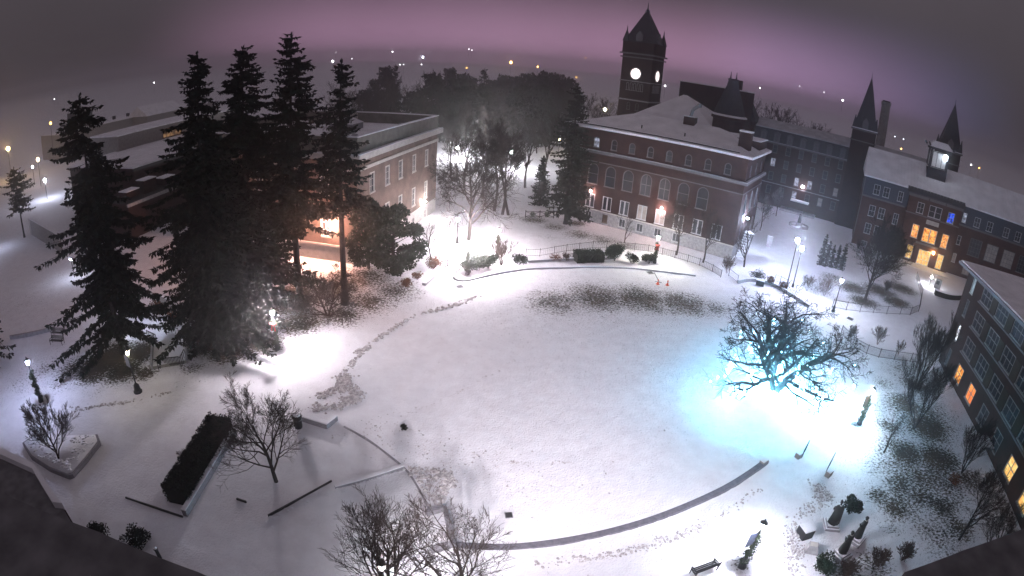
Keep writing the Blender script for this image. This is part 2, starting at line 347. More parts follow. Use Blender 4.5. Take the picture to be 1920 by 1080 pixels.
def ground_material():
    m = bpy.data.materials.new('thin_snow_over_grass'); m.use_nodes = True; t = m.node_tree; b = t.nodes["Principled BSDF"]; L = t.links.new
    def N(ty, **k):
        n = t.nodes.new(ty)
        for a, v in k.items(): setattr(n, a, v)
        return n
    tcn = N("ShaderNodeTexCoord"); at = N("ShaderNodeAttribute", attribute_name='bare')
    def noise(s, d, ro=.6, stretch=None):
        n = N("ShaderNodeTexNoise"); n.inputs['Scale'].default_value = s; n.inputs['Detail'].default_value = d; n.inputs['Roughness'].default_value = ro
        if stretch:
            mp = N("ShaderNodeMapping"); mp.inputs['Scale'].default_value = stretch; L(tcn.outputs['Object'], mp.inputs[0]); L(mp.outputs[0], n.inputs['Vector'])
        else: L(tcn.outputs['Object'], n.inputs['Vector'])
        return n.outputs['Fac']
    def M(op, a, b):
        n = N("ShaderNodeMath", operation=op)
        for i, v in enumerate((a, b)):
            if isinstance(v, (int, float)): n.inputs[i].default_value = v
            else: L(v, n.inputs[i])
        return n.outputs[0]
    fine = noise(3.4, 5, .74, (1, 1.4, 1)); mid = noise(.55, 4)
    spk = M('ADD', M('MULTIPLY', fine, .95), M('MULTIPLY', mid, .19))
    thr = M('SUBTRACT', M('MULTIPLY', at.outputs['Fac'], .66), M('SUBTRACT', spk, .13))
    mr = N("ShaderNodeMapRange"); mr.inputs[1].default_value = -.05; mr.inputs[2].default_value = .06; L(thr, mr.inputs[0])
    gcol = N("ShaderNodeValToRGB"); gcol.color_ramp.elements[0].color = (.018, .022, .013, 1); gcol.color_ramp.elements[1].color = (.085, .060, .038, 1)
    gcol.color_ramp.elements[0].position = .35; gcol.color_ramp.elements[1].position = .68; L(noise(.35, 5), gcol.inputs[0])
    scol = N("ShaderNodeValToRGB"); scol.color_ramp.elements[0].color = (.74, .73, .76, 1); scol.color_ramp.elements[1].color = (.84, .84, .87, 1)
    scol.color_ramp.elements[0].position = .3; scol.color_ramp.elements[1].position = .7; L(noise(.8, 6), scol.inputs[0])
    x = N("ShaderNodeMix", data_type='RGBA'); L(mr.outputs[0], x.inputs[0]); L(scol.outputs[0], x.inputs[6]); L(gcol.outputs[0], x.inputs[7]); L(x.outputs[2], b.inputs['Base Color'])
    b.inputs['Roughness'].default_value = .8; b.inputs['Specular IOR Level'].default_value = .2
    h = M('ADD', M('ADD', M('MULTIPLY', noise(2.2, 4), .55), M('MULTIPLY', noise(7, 4), .5)), M('MULTIPLY', mr.outputs[0], .12))
    bp = N("ShaderNodeBump"); bp.inputs['Strength'].default_value = .8; bp.inputs['Distance'].default_value = .16; L(h, bp.inputs['Height']); L(bp.outputs[0], b.inputs['Normal'])
    return m
me.materials.append(ground_material())
tag(inst('snowy_ground', me), kind='structure')

# tufts of frozen grass and dead leaves poking through, in the same patches
rs = np.random.RandomState(8); P = []; D = []
for (px, rad, s) in BARE:
    g = G(*px)
    if g.length > 85 or s < .34: continue
    n = int(80 * rad * rad * s ** 1.5)
    xy = rs.normal(0, rad * .75, (min(n, 1600), 2)) + np.array([g.x, g.y])
    P.append(np.c_[xy, np.zeros(len(xy))])
P = np.concatenate(P); n = len(P)
D = rs.normal(0, 1, (n, 3)); D[:, 2] = np.abs(D[:, 2]) + .5; D /= np.linalg.norm(D, axis=1)[:, None]
S = rs.normal(0, 1, (n, 3)); S[:, 2] *= .3; S /= np.linalg.norm(S, axis=1)[:, None]
GRASS = mat('frozen_grass', (.035, .036, .02), .9, .1, var=.5, scale=2, col2=(.05, .03, .018))
tag(inst('frozen_grass', quads_mesh('frozen_grass', P, D, rs.uniform(.06, .17, n), rs.uniform(.007, .02, n), S, GRASS)),
    'frozen grass tufts poking through thin snow', 'grass', kind='stuff')

# ------------------------------------------------------------------ low walls and kerbs (height, width in m; snow lies on them)
def smooth_px(pts, k=6):
    """Catmull-Rom through pixel points, laid on the ground"""
    w = [G(*p) for p in pts]; out = []
    for i in range(len(w) - 1):
        p0, p1, p2, p3 = w[max(i - 1, 0)], w[i], w[i + 1], w[min(i + 2, len(w) - 1)]
        for j in range(k):
            t = j / k
            out.append(.5 * ((2 * p1) + (p2 - p0) * t + (2 * p0 - 5 * p1 + 4 * p2 - p3) * t * t + (3 * p1 - p0 - 3 * p2 + p3) * t ** 3))
    out.append(w[-1]); return out
def strip(mb, path, h, w, z0=-.12, side=0.0):
    n = len(path); vs = []
    for i, p in enumerate(path):
        a = path[max(i - 1, 0)]; b = path[min(i + 1, n - 1)]; d = (b - a); d.z = 0; d.normalize(); r = Vector((d.y, -d.x, 0))
        t = i / max(n - 1, 1); hh = h(t) if callable(h) else h
        for o in (-w / 2 + side, w / 2 + side):
            q = p + r * o; vs += [(q.x, q.y, z0), (q.x, q.y, hh)]
    fs = []
    for i in range(n - 1):
        k = i * 4; fs += [(k, k + 4, k + 5, k + 1), (k + 1, k + 5, k + 7, k + 3), (k + 3, k + 7, k + 6, k + 2)]
    fs += [(0, 1, 3, 2), (n * 4 - 4, n * 4 - 2, n * 4 - 1, n * 4 - 3)]
    mb.add(vs, fs)
def low_wall(name, label, cat, pts, h, w, material=GRAN, cap=True, closed=False, k=6, group=None, caph=.06):
    path = smooth_px(pts, k) if k > 1 else [G(*p) for p in pts]
    if closed: path.append(path[0].copy())
    e = empty(name, (path[0].x, path[0].y, 0), 0, label, cat, group); o = e.location
    path = [p - o for p in path]
    mb = MB(); strip(mb, path, h, w); mb.build('wall', material, e)
    if cap:
        c = MB(); hh = (lambda t: (h(t) if callable(h) else h) + caph); strip(c, path, hh, w * .96, z0=(h if not callable(h) else .02) - .02 if not callable(h) else .03)
        c.build('snow_cap', SNOW, e, smooth=False)
    return e
low_wall('curved_wall', 'long curved granite seat wall sweeping across the front of the snowy field', 'wall',
         ARC, lambda t: arc_h(t) + .03, .45, mat('dark_granite', (.15, .145, .17), .85, .2, var=.2, scale=4), False)
low_wall('kerb', 'dark kerb line curving below the clipped shrubs at the far field edge', 'kerb', [(851, 514), (851, 522), (862, 527), (880, 526), (905, 520), (945, 512), (1000, 505), (1060, 503), (1120, 502), (1180, 504), (1240, 510), (1304, 518)], .20, .22, GRAN, True)
low_wall('kerb', 'straight snow-topped kerb beside the path by the pair of round yews', 'kerb', [(795, 535), (812, 520), (825, 505)], .30, .5, GRAN, True)
low_wall('low_wall', 'low snow-topped retaining edge behind the clipped hedge at the fence', 'wall', [(990, 492), (1060, 488), (1140, 486), (1150, 486)], .30, .35, GRAN, True)
low_wall('stone_bench', 'angled low stone seat wall with a snow top beside the litter bin', 'bench', [(566, 786), (614, 801), (629, 787)], .42, .5, GRAN, True, k=1, caph=.1)
low_wall('kerb', 'thin dark planter kerb left of the small bare tree bed', 'kerb', [(503, 968), (622, 903)], .13, .10, METAL, False, k=1)
low_wall('kerb', 'snowy planter kerb running to the corner with plowed chunks', 'kerb', [(628, 915), (690, 898), (757, 876)], .2, .3, GRAN, True)
low_wall('kerb', 'thin sunken kerb from the seat wall to the planter corner', 'kerb', [(645, 800), (690, 825), (730, 855), (757, 877), (775, 900), (800, 945), (806, 960)], .05, .14, GRAN, False)
low_wall('stone_planter', 'three-sided grey stone edging under the foreground bare tree', 'planter', [(799, 965), (834, 958), (842, 990), (851, 1023), (808, 1034)], .40, .34, GRAN, False, k=1)
low_wall('kerb', 'short dark bar stub at the end of the snowy planter kerb', 'kerb', [(444, 936), (462, 942)], .12, .10, METAL, False, k=1)
low_wall('kerb', 'dark front kerb of the long hedge bed', 'kerb', [(236, 934), (290, 952), (343, 970)], .12, .10, METAL, False, k=1)
low_wall('low_wall', 'snow-topped wall running along the long clipped hedge', 'wall', [(348, 968), (395, 890), (441, 812)], .55, .38, GRAN, True, k=1, caph=.08)
low_wall('kerb', 'faint garden edge crossing the open snow at the far left', 'kerb', [(20, 636), (60, 629), (104, 619)], .45, .3, STONE, False)
low_wall('low_wall', 'low snow-capped wall below the small signboard at the fence gate', 'wall', [(1383, 531), (1398, 528), (1415, 528), (1440, 533), (1460, 542), (1490, 560), (1515, 577)], .5, .4, GRAN, True)
low_wall('low_wall', 'dark clipped bank wall beyond the bright entrance plaza', 'wall', [(1752, 552), (1780, 560), (1810, 558), (1830, 548)], .9, 1.2, HEDGE, True)

# raised heart-shaped bed with the bare tree, and other raised beds
bed_px = [(45, 838), (60, 828), (100, 826), (150, 823), (186, 822), (190, 834), (165, 866), (140, 896), (131, 899), (95, 885), (60, 862)]
def raised_bed(label, px, h):
    w = [G(*p) for p in px]; c = sum(w, Vector()) / len(w)
    e = empty('raised_bed', c, 0, label, 'planter'); loc = [p - c for p in w]
    MB().prism([(p.x, p.y) for p in loc], -.1, h).build('kerb', GRAN, e)
    ins = [(p.x * .94, p.y * .94) for p in loc]
    mb = MB(); rng = random.Random(5); n = len(ins); mb.prism(ins, h - .03, h + .08)
    for k in range(150):
        t = rng.random(); i = rng.randrange(n); a = Vector((*ins[i], 0)); b = Vector((*ins[(i + 1) % n], 0)); q = (a * (1 - t) + b * t) * rng.uniform(.45, .93)
        mb.lump((q.x, q.y, h + .07), rng.uniform(.08, .22), rng, .5)
    mb.build('snow_cap', SNOW, e, smooth=True)
raised_bed('heart-shaped raised bed with lumpy snow around the lit bare tree', bed_px, .42)

# plowed snow: chunks along the plow lines
DIRTY = mat('dirty_snow', (.50, .47, .47), .9, .1, var=.45, scale=5, bump=.5, bscale=9)
def chunks(label, paths, n, r0, r1, spread, seed, m=SNOW):
    rng = random.Random(seed); mb = MB()
    for pts in paths:
        w = smooth_px(pts, 5)
        for k in range(n):
            t = rng.random() * (len(w) - 1); i = min(int(t), len(w) - 2); q = w[i].lerp(w[i + 1], t - i)
            r = rng.uniform(r0, r1) * (1 if rng.random() < .8 else 1.7)
            mb.lump((q.x + rng.gauss(0, spread), q.y + rng.gauss(0, spread), r * .15), r, rng, .55)
    tag(mb.build('plowed_snow', m), label, 'snow', kind='stuff')
chunks('heap of plowed snow chunks at the bend of the path by the litter bin', [[(584, 766), (610, 765), (640, 762), (668, 750), (672, 738)], [(635, 705), (648, 715), (640, 735)], [(600, 742), (632, 728), (655, 700)], [(650, 755), (664, 744), (660, 725)], [(648, 752), (668, 746)]], 150, .05, .17, .28, 1, DIRTY)
chunks('broken ridge of snow chunks left by the plow along the path edge', [[(655, 690), (680, 660), (688, 654)], [(668, 662), (690, 652)], [(700, 640), (735, 618), (765, 600)], [(805, 585), (835, 578), (860, 570)], [(858, 572), (895, 555)], [(640, 702), (700, 640), (780, 592), (880, 560)]], 85, .05, .16, .14, 2, DIRTY)
chunks('snow chunks heaped by the planter corner', [[(770, 880), (800, 882), (835, 890), (845, 912)], [(785, 890), (830, 905), (830, 930)], [(775, 885), (810, 925), (825, 950)], [(830, 885), (846, 905)]], 90, .05, .15, .22, 3, DIRTY)
chunks('ridge of snow pushed along the front plaza edge', [[(1000, 1060), (1080, 1048), (1150, 1035), (1220, 1018), (1300, 990), (1370, 955), (1430, 915)], [(1085, 1052), (1200, 1030), (1330, 985)]], 190, .03, .09, .16, 4, DIRTY)
chunks('trampled snow lumps around the dark statues', [[(1490, 990), (1490, 1020), (1500, 1050)], [(1500, 965), (1530, 945), (1550, 930)], [(1490, 980), (1480, 1040), (1492, 1075)], [(1555, 935), (1530, 910)]], 130, .04, .11, .35, 6, DIRTY)
chunks('snow rim scraped along the thin planter kerb', [[(505, 975), (560, 945), (600, 928), (628, 922)], [(630, 922), (690, 903), (757, 882)]], 120, .03, .09, .08, 7)
chunks('dirty trampled snow clods along the lower left path edge', [[(130, 765), (200, 760), (260, 750), (320, 735)], [(140, 770), (240, 752)]], 90, .03, .10, .15, 9, DIRTY)
chunks('snow clods beside the garlanded lamp with a red bow', [[(560, 640), (640, 600), (760, 555)], [(330, 725), (420, 695), (500, 665)]], 110, .03, .10, .4, 10)

chunks('trodden lumpy snow across the front of the field', [[(960, 900), (1060, 930), (1160, 915), (1260, 870), (1330, 830)], [(980, 960), (1080, 965), (1160, 945), (1220, 900)], [(700, 790), (780, 830), (880, 860), (980, 880)]], 330, .02, .065, 1.3, 14, DIRTY)
chunks('line of footprints pressed across the open field', [[(620, 820), (700, 800), (780, 770), (860, 735), (940, 690), (1020, 640), (1100, 600)], [(960, 868), (985, 868), (1005, 868), (1070, 868)]], 90, .03, .06, .10, 15, DIRTY)

# drain covers set in the snow
for lab, px, s, rz in (('square iron drain cover on the bright path by the kerb end', (862, 538), .9, .5), ('small drain cover beside the far curved kerb', (1219, 512), .9, .3), ('dark drain cover by the small shrub near the fence post', (1594, 598), .9, .7), ('dark grate patch half-buried on the snowy field', (954, 967), .5, .2)):
    g = G(*px); e = empty('drain_cover', (g.x, g.y, .05), rz, lab, 'drain')
    MB().box(0, 0, 0, s, s, .05).build('frame', GREYM, e)
    for k in range(5): MB().box(0, (k - 2) * s * .17, .04, s * .8, s * .07, .03).build('bar', METAL, e)
# ================================================================== building kit
def arch_pts(xc, w, z0, h, n=8):
    """outline of an arched opening, from lower left, clockwise over the top"""
    r = w / 2; zs = z0 + h - r
    return [(xc - r, z0)] + [(xc - r * math.cos(math.pi * i / n), zs + r * math.sin(math.pi * i / n)) for i in range(n + 1)] + [(xc + r, z0)]
def wall_sheet(mb, x0, x1, z0, z1, ops, T, depth=.22):
    """wall with openings (xc, zc, w, h, arched); T maps local (x, y, z) -> building space"""
    xs = sorted({x0, x1, *[o[0] - o[2] / 2 for o in ops], *[o[0] + o[2] / 2 for o in ops]})
    zs = sorted({z0, z1, *[o[1] - o[3] / 2 for o in ops], *[o[1] + o[3] / 2 for o in ops]})
    def hole(x, z): return any(abs(x - o[0]) < o[2] / 2 and abs(z - o[1]) < o[3] / 2 for o in ops)
    for j in range(len(zs) - 1):
        zc = (zs[j] + zs[j + 1]) / 2; run = None
        for i in range(len(xs) - 1):
            h = hole((xs[i] + xs[i + 1]) / 2, zc)
            if not h and run is None: run = xs[i]
            if run is not None and (h or i == len(xs) - 2):
                e = xs[i] if h else xs[i + 1]
                mb.quad(T(run, 0, zs[j]), T(e, 0, zs[j]), T(e, 0, zs[j + 1]), T(run, 0, zs[j + 1])); run = None
    for (xc, zc, w, h, ar) in ops:
        a, b, c, d = xc - w / 2, xc + w / 2, zc - h / 2, zc + h / 2
        if ar:
            pts = arch_pts(xc, w, c, h)
            arc = pts[1:-1]; m = len(arc) // 2
            mb.quad(*([T(a, 0, d)] + [T(p[0], 0, p[1]) for p in reversed(arc[:m + 1])][0:]))
            mb.quad(*([T(b, 0, d)] + [T(p[0], 0, p[1]) for p in reversed(arc[m:])]))
        else: pts = [(a, c), (a, d), (b, d), (b, c)]
        for k in range(len(pts)):
            p, q = pts[k], pts[(k + 1) % len(pts)]
            mb.quad(T(p[0], 0, p[1]), T(q[0], 0, q[1]), T(q[0], depth, q[1]), T(p[0], depth, p[1]))
_W = {}
def window_mesh(w, h, ar, nx, nz, fw, mw, material):
    key = (round(w, 2), round(h, 2), ar, nx, nz, fw, mw, material.name)
    if key in _W: return _W[key]
    mb = MB(); y0, y1 = -.03, .12
    def bar(x0, x1, z0, z1, ya=y0, yb=y1): mb.box((x0 + x1) / 2, (ya + yb) / 2, (z0 + z1) / 2, x1 - x0, yb - ya, z1 - z0)
    a, b, c, d = -w / 2, w / 2, -h / 2, h / 2
    bar(a, a + fw, c + fw, d - (w / 2 if ar else fw)); bar(b - fw, b, c + fw, d - (w / 2 if ar else fw)); bar(a - .06, b + .06, c - .04, c + fw, -.10, y1)
    if ar:
        n = 8; r = w / 2; zs = d - r
        for i in range(n):
            A, B = math.pi * i / n, math.pi * (i + 1) / n
            p = [(-r * math.cos(A), zs + r * math.sin(A)), (-r * math.cos(B), zs + r * math.sin(B)), (-(r - fw) * math.cos(B), zs + (r - fw) * math.sin(B)), (-(r - fw) * math.cos(A), zs + (r - fw) * math.sin(A))]
            mb.add([(x, y0, z) for x, z in p] + [(x, y1, z) for x, z in p], [(0, 1, 2, 3), (3, 2, 6, 7)])
    else: bar(a, b, d - fw, d)
    if nx < 0: nx = -nx; bar(-fw * .9, fw * .9, c + fw, d - fw, .0, y1)
    for i in range(1, nx): x = a + w * i / nx; bar(x - mw / 2, x + mw / 2, c + fw, d - fw - (0.02 if not ar else .1), .04, y1 - .01)
    for j in range(1, nz): z = c + h * j / nz; bar(a + fw, b - fw, z - mw / 2, z + mw / 2, .035, y1 - .015)
    _W[key] = mb.mesh('window', material); return _W[key]
def pane_mesh(w, h, ar, material):
    key = ('p', round(w, 2), round(h, 2), ar, material.name)
    if key in _W: return _W[key]
    mb = MB(); pts = arch_pts(0, w, -h / 2, h) if ar else [(-w / 2, -h / 2), (-w / 2, h / 2), (w / 2, h / 2), (w / 2, -h / 2)]
    n = len(pts); mb.add([(x, .10, z) for x, z in pts] + [(x, .135, z) for x, z in pts], [tuple(range(n)), tuple(range(2 * n - 1, n - 1, -1))] + [(i, i + n, (i + 1) % n + n, (i + 1) % n) for i in range(n)])
    _W[key] = mb.mesh('pane', material); return _W[key]
def put_window(b, op, pos, rz=0.0, frame=TRIM, glass=GLASS, nx=1, nz=2, fw=.09, mw=.06, name='window', label=None):
    o = inst(name, window_mesh(op[2], op[3], op[4], nx, nz, fw, mw, frame), b, pos, (0, 0, rz))
    inst('pane', pane_mesh(op[2], op[3], op[4], glass), o)
    if label: o['label'] = label
    return o
class Side:
    """one wall plane of a building: origin (x, y), direction angle; openings are collected and built together"""
    def __init__(s, b, ox, oy, rz): s.b, s.ox, s.oy, s.rz, s.ops = b, ox, oy, rz, []
    def T(s, x, y, z): c, n = math.cos(s.rz), math.sin(s.rz); return (s.ox + x * c - y * n, s.oy + x * n + y * c, z)
    def win(s, x, z, w, h, ar=False, **k):
        s.ops.append((x, z, w, h, ar)); return put_window(s.b, s.ops[-1], s.T(x, .05, z), s.rz, **k)
    def wall(s, mb, x0, x1, z0, z1): wall_sheet(mb, x0, x1, z0, z1, [o for o in s.ops if z0 < o[1] < z1], s.T)
    def band(s, name, m, x0, x1, z0, z1, out, inn=.06):
        c = s.T((x0 + x1) / 2, (inn - out) / 2, (z0 + z1) / 2)
        return MB().box(*c, x1 - x0, out + inn, z1 - z0, s.rz).build(name, m, s.b)
def hip(x0, x1, y0, y1, z0, zr, ix0, ix1, th=.35, yr=None):
    """hip (or gable if ix=0) roof with thickness; ridge from x0+ix0 to x1-ix1"""
    mb = MB(); yr = (y0 + y1) / 2 if yr is None else yr
    A = [(x0, y0), (x1, y0), (x1, y1), (x0, y1)]
    vs = [(x, y, z0 - th) for x, y in A] + [(x, y, z0) for x, y in A] + [(x0 + ix0, yr, zr), (x1 - ix1, yr, zr)]
    mb.add(vs, [(3, 2, 1, 0), (0, 1, 5, 4), (1, 2, 6, 5), (2, 3, 7, 6), (3, 0, 4, 7), (4, 5, 9, 8), (5, 6, 9), (6, 7, 8, 9), (7, 4, 8)])
    return mb
def pyramid(cx, cy, z0, z1, w, wt=0.0, n=4, rot=math.pi / 4):
    r0 = w / 2 / math.cos(math.pi / n); r1 = wt / 2 / math.cos(math.pi / n)
    mb = MB(); vs = []
    for r, z in ((r0, z0), (r1, z1)):
        vs += [(cx + r * math.cos(2 * math.pi * i / n + rot), cy + r * math.sin(2 * math.pi * i / n + rot), z) for i in range(n)]
    mb.add(vs, [(i, (i + 1) % n, n + (i + 1) % n, n + i) for i in range(n)] + [tuple(range(n - 1, -1, -1)), tuple(range(n, 2 * n))])
    return mb
WARM = lit_mat('warm_lit_window', (.45, .10, .015), (1.0, .50, .13), 1.3, 3.0)
YELLOW = lit_mat('yellow_lit_window', (.9, .42, .10), (1.0, .74, .28), 1.0, 2.5)
ORANGEW = lit_mat('orange_lit_window', (.75, .16, .05), (1.0, .35, .10), 1.1, .8)
COLD = lit_mat('cold_lit_window', (.05, .055, .08), (.62, .66, .85), .6, 1.6)
WHITEW = lit_mat('white_lit_window', (.75, .78, .9), (1, 1, 1), 3.0, 1.0)
CREAM = mat('cream_blind', (.38, .33, .30), .7, .3, var=.2, scale=1)

_wr = random.Random(21)
def varied(a=.62, b=.86): k = _wr.random(); return GLASS if k < a else (GLASSB if k < b else CREAM)
# ------------------------------------------------------------------ great brick hall beside the clock tower
hall = empty('brick_hall', (23.1, 88.4, 0), R(-34), 'long dark brick hall with arched windows and a broad snowy hipped roof', 'building')
X0, X1, DEP = -18.0, 13.8, 16.0
f = Side(hall, 0, 0, 0)
cols = [10.7 - 3.33 * k for k in range(9)]
for k, x in enumerate(cols):
    f.win(x, 14.25, 1.15, 1.9, True, frame=TRIM, glass=COLD if k == 7 else (GLASSB if k in (3, 5) else GLASS), nx=1, nz=2, fw=.12)
    if k >= 1: f.win(x - .08, 8.65, 2.0, 3.7, True, frame=TRIM, glass=GLASS, nx=2 if k in (4, 3) else 1, nz=2, fw=.12, mw=.09)
    f.win(x - .15, 3.85, 1.75, 2.5, False, frame=TRIMW, glass=CREAM if k in (3, 4) else (GLASSB if k in (5, 1) else GLASS), nx=-1, nz=1, fw=.12)
    if k not in (0, 1): f.win(x - .2, 1.15, 1.25 if k != 6 else 1.0, 1.5, False, frame=TRIMW if k != 6 else WOOD, glass=GLASS if k in (7, 8) else (WOOD if k == 6 else GLASSB), nx=1 if k == 6 else 2, nz=1, fw=.1)
r = Side(hall, X1, 0, math.pi / 2)
for y in (3.2, 8.0, 12.8):
    r.win(y, 8.65, 1.9, 3.6, True, frame=TRIM, glass=GLASS, nx=1, nz=2, fw=.12); r.win(y, 3.85, 1.6, 2.4, False, frame=TRIM, glass=GLASS, nx=-1, nz=1)
    r.win(y, 14.25, 1.1, 1.9, True, frame=TRIM, glass=GLASS, nx=1, nz=2)
mb = MB(); f.wall(mb, X0, X1, 2.35, 16.6); r.wall(mb, 0, DEP, 2.35, 16.6)
mb.quad((X0, DEP, 2.35), (X0, 0, 2.35), (X0, 0, 16.6), (X0, DEP, 16.6)); mb.quad((X1, DEP, 2.35), (X0, DEP, 2.35), (X0, DEP, 16.6), (X1, DEP, 16.6))
mb.build('wall', BRICK, hall)
mb = MB(); f.wall(mb, X0, X1, -1.0, 2.35); r.wall(mb, 0, DEP, -1.0, 2.35); mb.quad((X0, DEP, -1), (X0, 0, -1), (X0, 0, 2.35), (X0, DEP, 2.35))
mb.build('stone_base', STONE, hall)
for k in range(5): f.band('stone_course', LIME if k == 4 else STONE, X0 - .05, X1 + .05, .0 + k * .5 + (.02 if k < 4 else .22), .06 + k * .5 + (.02 if k < 4 else .34), .05 if k < 4 else .14, -.004) if k == 4 or k == 0 else None
for s_, a, b in ((f, X0 - .5, X1 + .5), (r, -.5 + .002, DEP + .5)):
    s_.band('cornice', TRIM, a, b, 12.35, 12.75, .5); s_.band('snow_ledge', mat('thin_ledge_snow', (.40, .40, .42), .9, .2, var=.2), a + .02, b - .02, 12.755, 12.86, .46)
    s_.band('string_course', TRIM, a + .4, b - .4, 10.75, 10.9, .08)
hip(X0 - .8, X1 + .8, -.8, DEP + .8, 16.95, 19.75, 10, 8.2, .4).build('roof', SNOWROOF, hall)
MB().bar((X0 + .4, -.45, 17.19), (X1 - 1.5, -.45, 17.19), .07, .16).build('snow_guard', METAL, hall)
for x in (-5.4, 2.3): mb = MB(); mb.tube((x, 1.8, 17.6), (x, 1.8, 18.3), .11, .11, 8, True); mb.build('vent_pipe', METAL, hall)
ch = MB().box(0, 0, 0, 1.9, 1.9, 4.6).build('chimney', BRICK, hall, (12.2, 3.2, 18.0)); MB().box(0, 0, 2.42, 2.1, 2.1, .24).build('chimney_cap', SNOW, ch)
ch = MB().box(0, 0, 0, 2.0, 1.6, 1.6).build('chimney', BRICK, hall, (1.2, 7.4, 19.9)); MB().box(0, 0, .88, 2.1, 1.7, .16).build('chimney_cap', SNOW, ch)
mb = MB(); mb.tube((0, 0, .9), (.2, 0, 2.1), .3, .3, 8); mb.tube((.2, 0, 2.1), (1.3, 0, 3.0), .3, .3, 8); mb.tube((1.3, 0, 2.7), (1.3, 0, 3.3), .42, .42, 8, True); mb.build('flue_pipe', GREYM, ch)
# wing behind with higher roof
mb = MB(); mb.box(-5, 25, 8.5, 16, 18, 19.5); mb.build('rear_wing', BRICK, hall)
hip(-14, 4, 15.2, 35, 18.3, 23.9, 8.6, 8.6, .35, yr=22).build('rear_roof', SNOWROOF, hall)
mb = MB(); mb.box(-1.5, 33.5, 13, 14.5, 9, 27); bl = mb.build('rear_block', BRICKD, hall); MB().box(-1.5, 33.5, 26.62, 14.9, 9.4, .24).build('roof_snow', SNOWROOF, bl); MB().box(3.4, 31, 27.7, 1.6, 1.6, 2).build('chimney', BRICKD, bl)
# round turret with a cone roof
t = MB().lathe([(3.0, 12), (3.0, 20.9), (3.35, 21.0), (3.35, 21.5)], 20, (5.6, 17.2, 0)).build('turret', BRICK, hall)
MB().lathe([(3.42, 21.5), (3.42, 21.72), (3.1, 21.86)], 20, (5.6, 17.2, 0)).build('turret_snow', SNOW, t)
MB().lathe([(3.05, 21.8), (2.6, 23.2), (1.15, 27.2), (.95, 28.2), (1.1, 28.4), (.9, 28.6)], 20, (5.6, 17.2, 0)).build('cone_roof', SLATE, t)
for dx in (-.6, .5): MB().tube((5.6 + dx, 17.2, 28.5), (5.6 + dx, 17.2, 29.9), .16, .04, 6).build('finial', SLATE, t)
MB().box(10.2, 12.0, 17.6, 7.0, 7.0, 2.2).build('side_bay', BRICK, hall); MB().box(10.2, 12.0, 18.78, 7.3, 7.3, .16).build('side_bay_snow', SNOWROOF, hall)
# wall lights
for k, (x, s) in enumerate(((.75, 1), (-12.6, .9))):
    e = MB(); e.box(x, -.16, 5.75, .16, .26, .3); w = e.build('wall_light', METAL, hall)
    MB().lathe([(.06, 5.45), (.16, 5.5), (.16, 5.62), (.05, 5.66)], 8, (x, -.36, 0)).build('bulb', lampmat('hall_wall_bulb', (1, .62, .58), 600), w)
# outside stair at the near end
for k in range(10):
    MB().box(15.2, .2 + k * .42, .55 + k * .34, 1.5, .4, .09).build('stair_tread', SNOW, hall)
for x in (14.4, 16.0):
    MB().bar((x, 0, .35), (x, 4.4, 3.9), .08, .26).build('stair_stringer', METAL, hall); MB().bar((x, 0, 1.5), (x, 4.4, 5.0), .06, .06).build('handrail', METAL, hall)
    for k in range(4): MB().bar((x, .3 + k * 1.3, .4 + k * 1.05), (x, .3 + k * 1.3, 1.7 + k * 1.05), .05, .05).build('baluster', METAL, hall)
MB().box(15.2, 5.2, 3.85, 1.8, 1.6, .14).build('landing', SNOW, hall)
w = MB().box(13.98, 5.4, 6.4, .2, .3, .3).build('wall_light', METAL, hall)
MB().lathe([(.06, 6.0), (.17, 6.05), (.17, 6.2), (.05, 6.25)], 8, (14.28, 5.4, 0)).build('bulb', lampmat('end_wall_bulb', (.62, .74, 1), 1800), w)

# ------------------------------------------------------------------ clock tower
tower = empty('clock_tower', (27.1, 134.3, 0), R(-34), 'tall brick clock tower with a lit round clock face and steep pyramid spire', 'tower')
TW = 7.6; h2 = TW / 2
MB().box(0, 0, 15.2, TW, TW, 33.0).build('wall', BRICKD, tower)
for z, w, hh in ((20.4, 7.95, .3), (24.9, 7.9, .22), (30.6, 8.4, .3), (31.5, 8.8, .35)): MB().box(0, 0, z, w, w, hh).build('stone_band', TRIM if z > 30 else STONE, tower)
MB().box(0, 0, 33.0, 7.9, 7.9, 2.7).build('upper_stage', BRICKD, tower)
mb = MB()
pyramid(0, 0, 34.35, 42.2, 7.7, .7).build('spire', SLATE, tower); MB().lathe([(.55, 42.0), (.62, 42.4), (.16, 43.0), (.05, 44.6)], 8).build('finial', SLATE, tower)
for sx in (-1, 1):
    for sy in (-1, 1):
        p = pyramid(sx * 3.35, sy * 3.35, 34.35, 37.2, 1.5, .15).build('pinnacle', SLATE, tower); MB().tube((sx * 3.35, sy * 3.35, 37.1), (sx * 3.35, sy * 3.35, 38.2), .16, .04, 6).build('finial', SLATE, p)
CLOCK = lampmat('clock_glow', (1, .86, .85), 1.9)
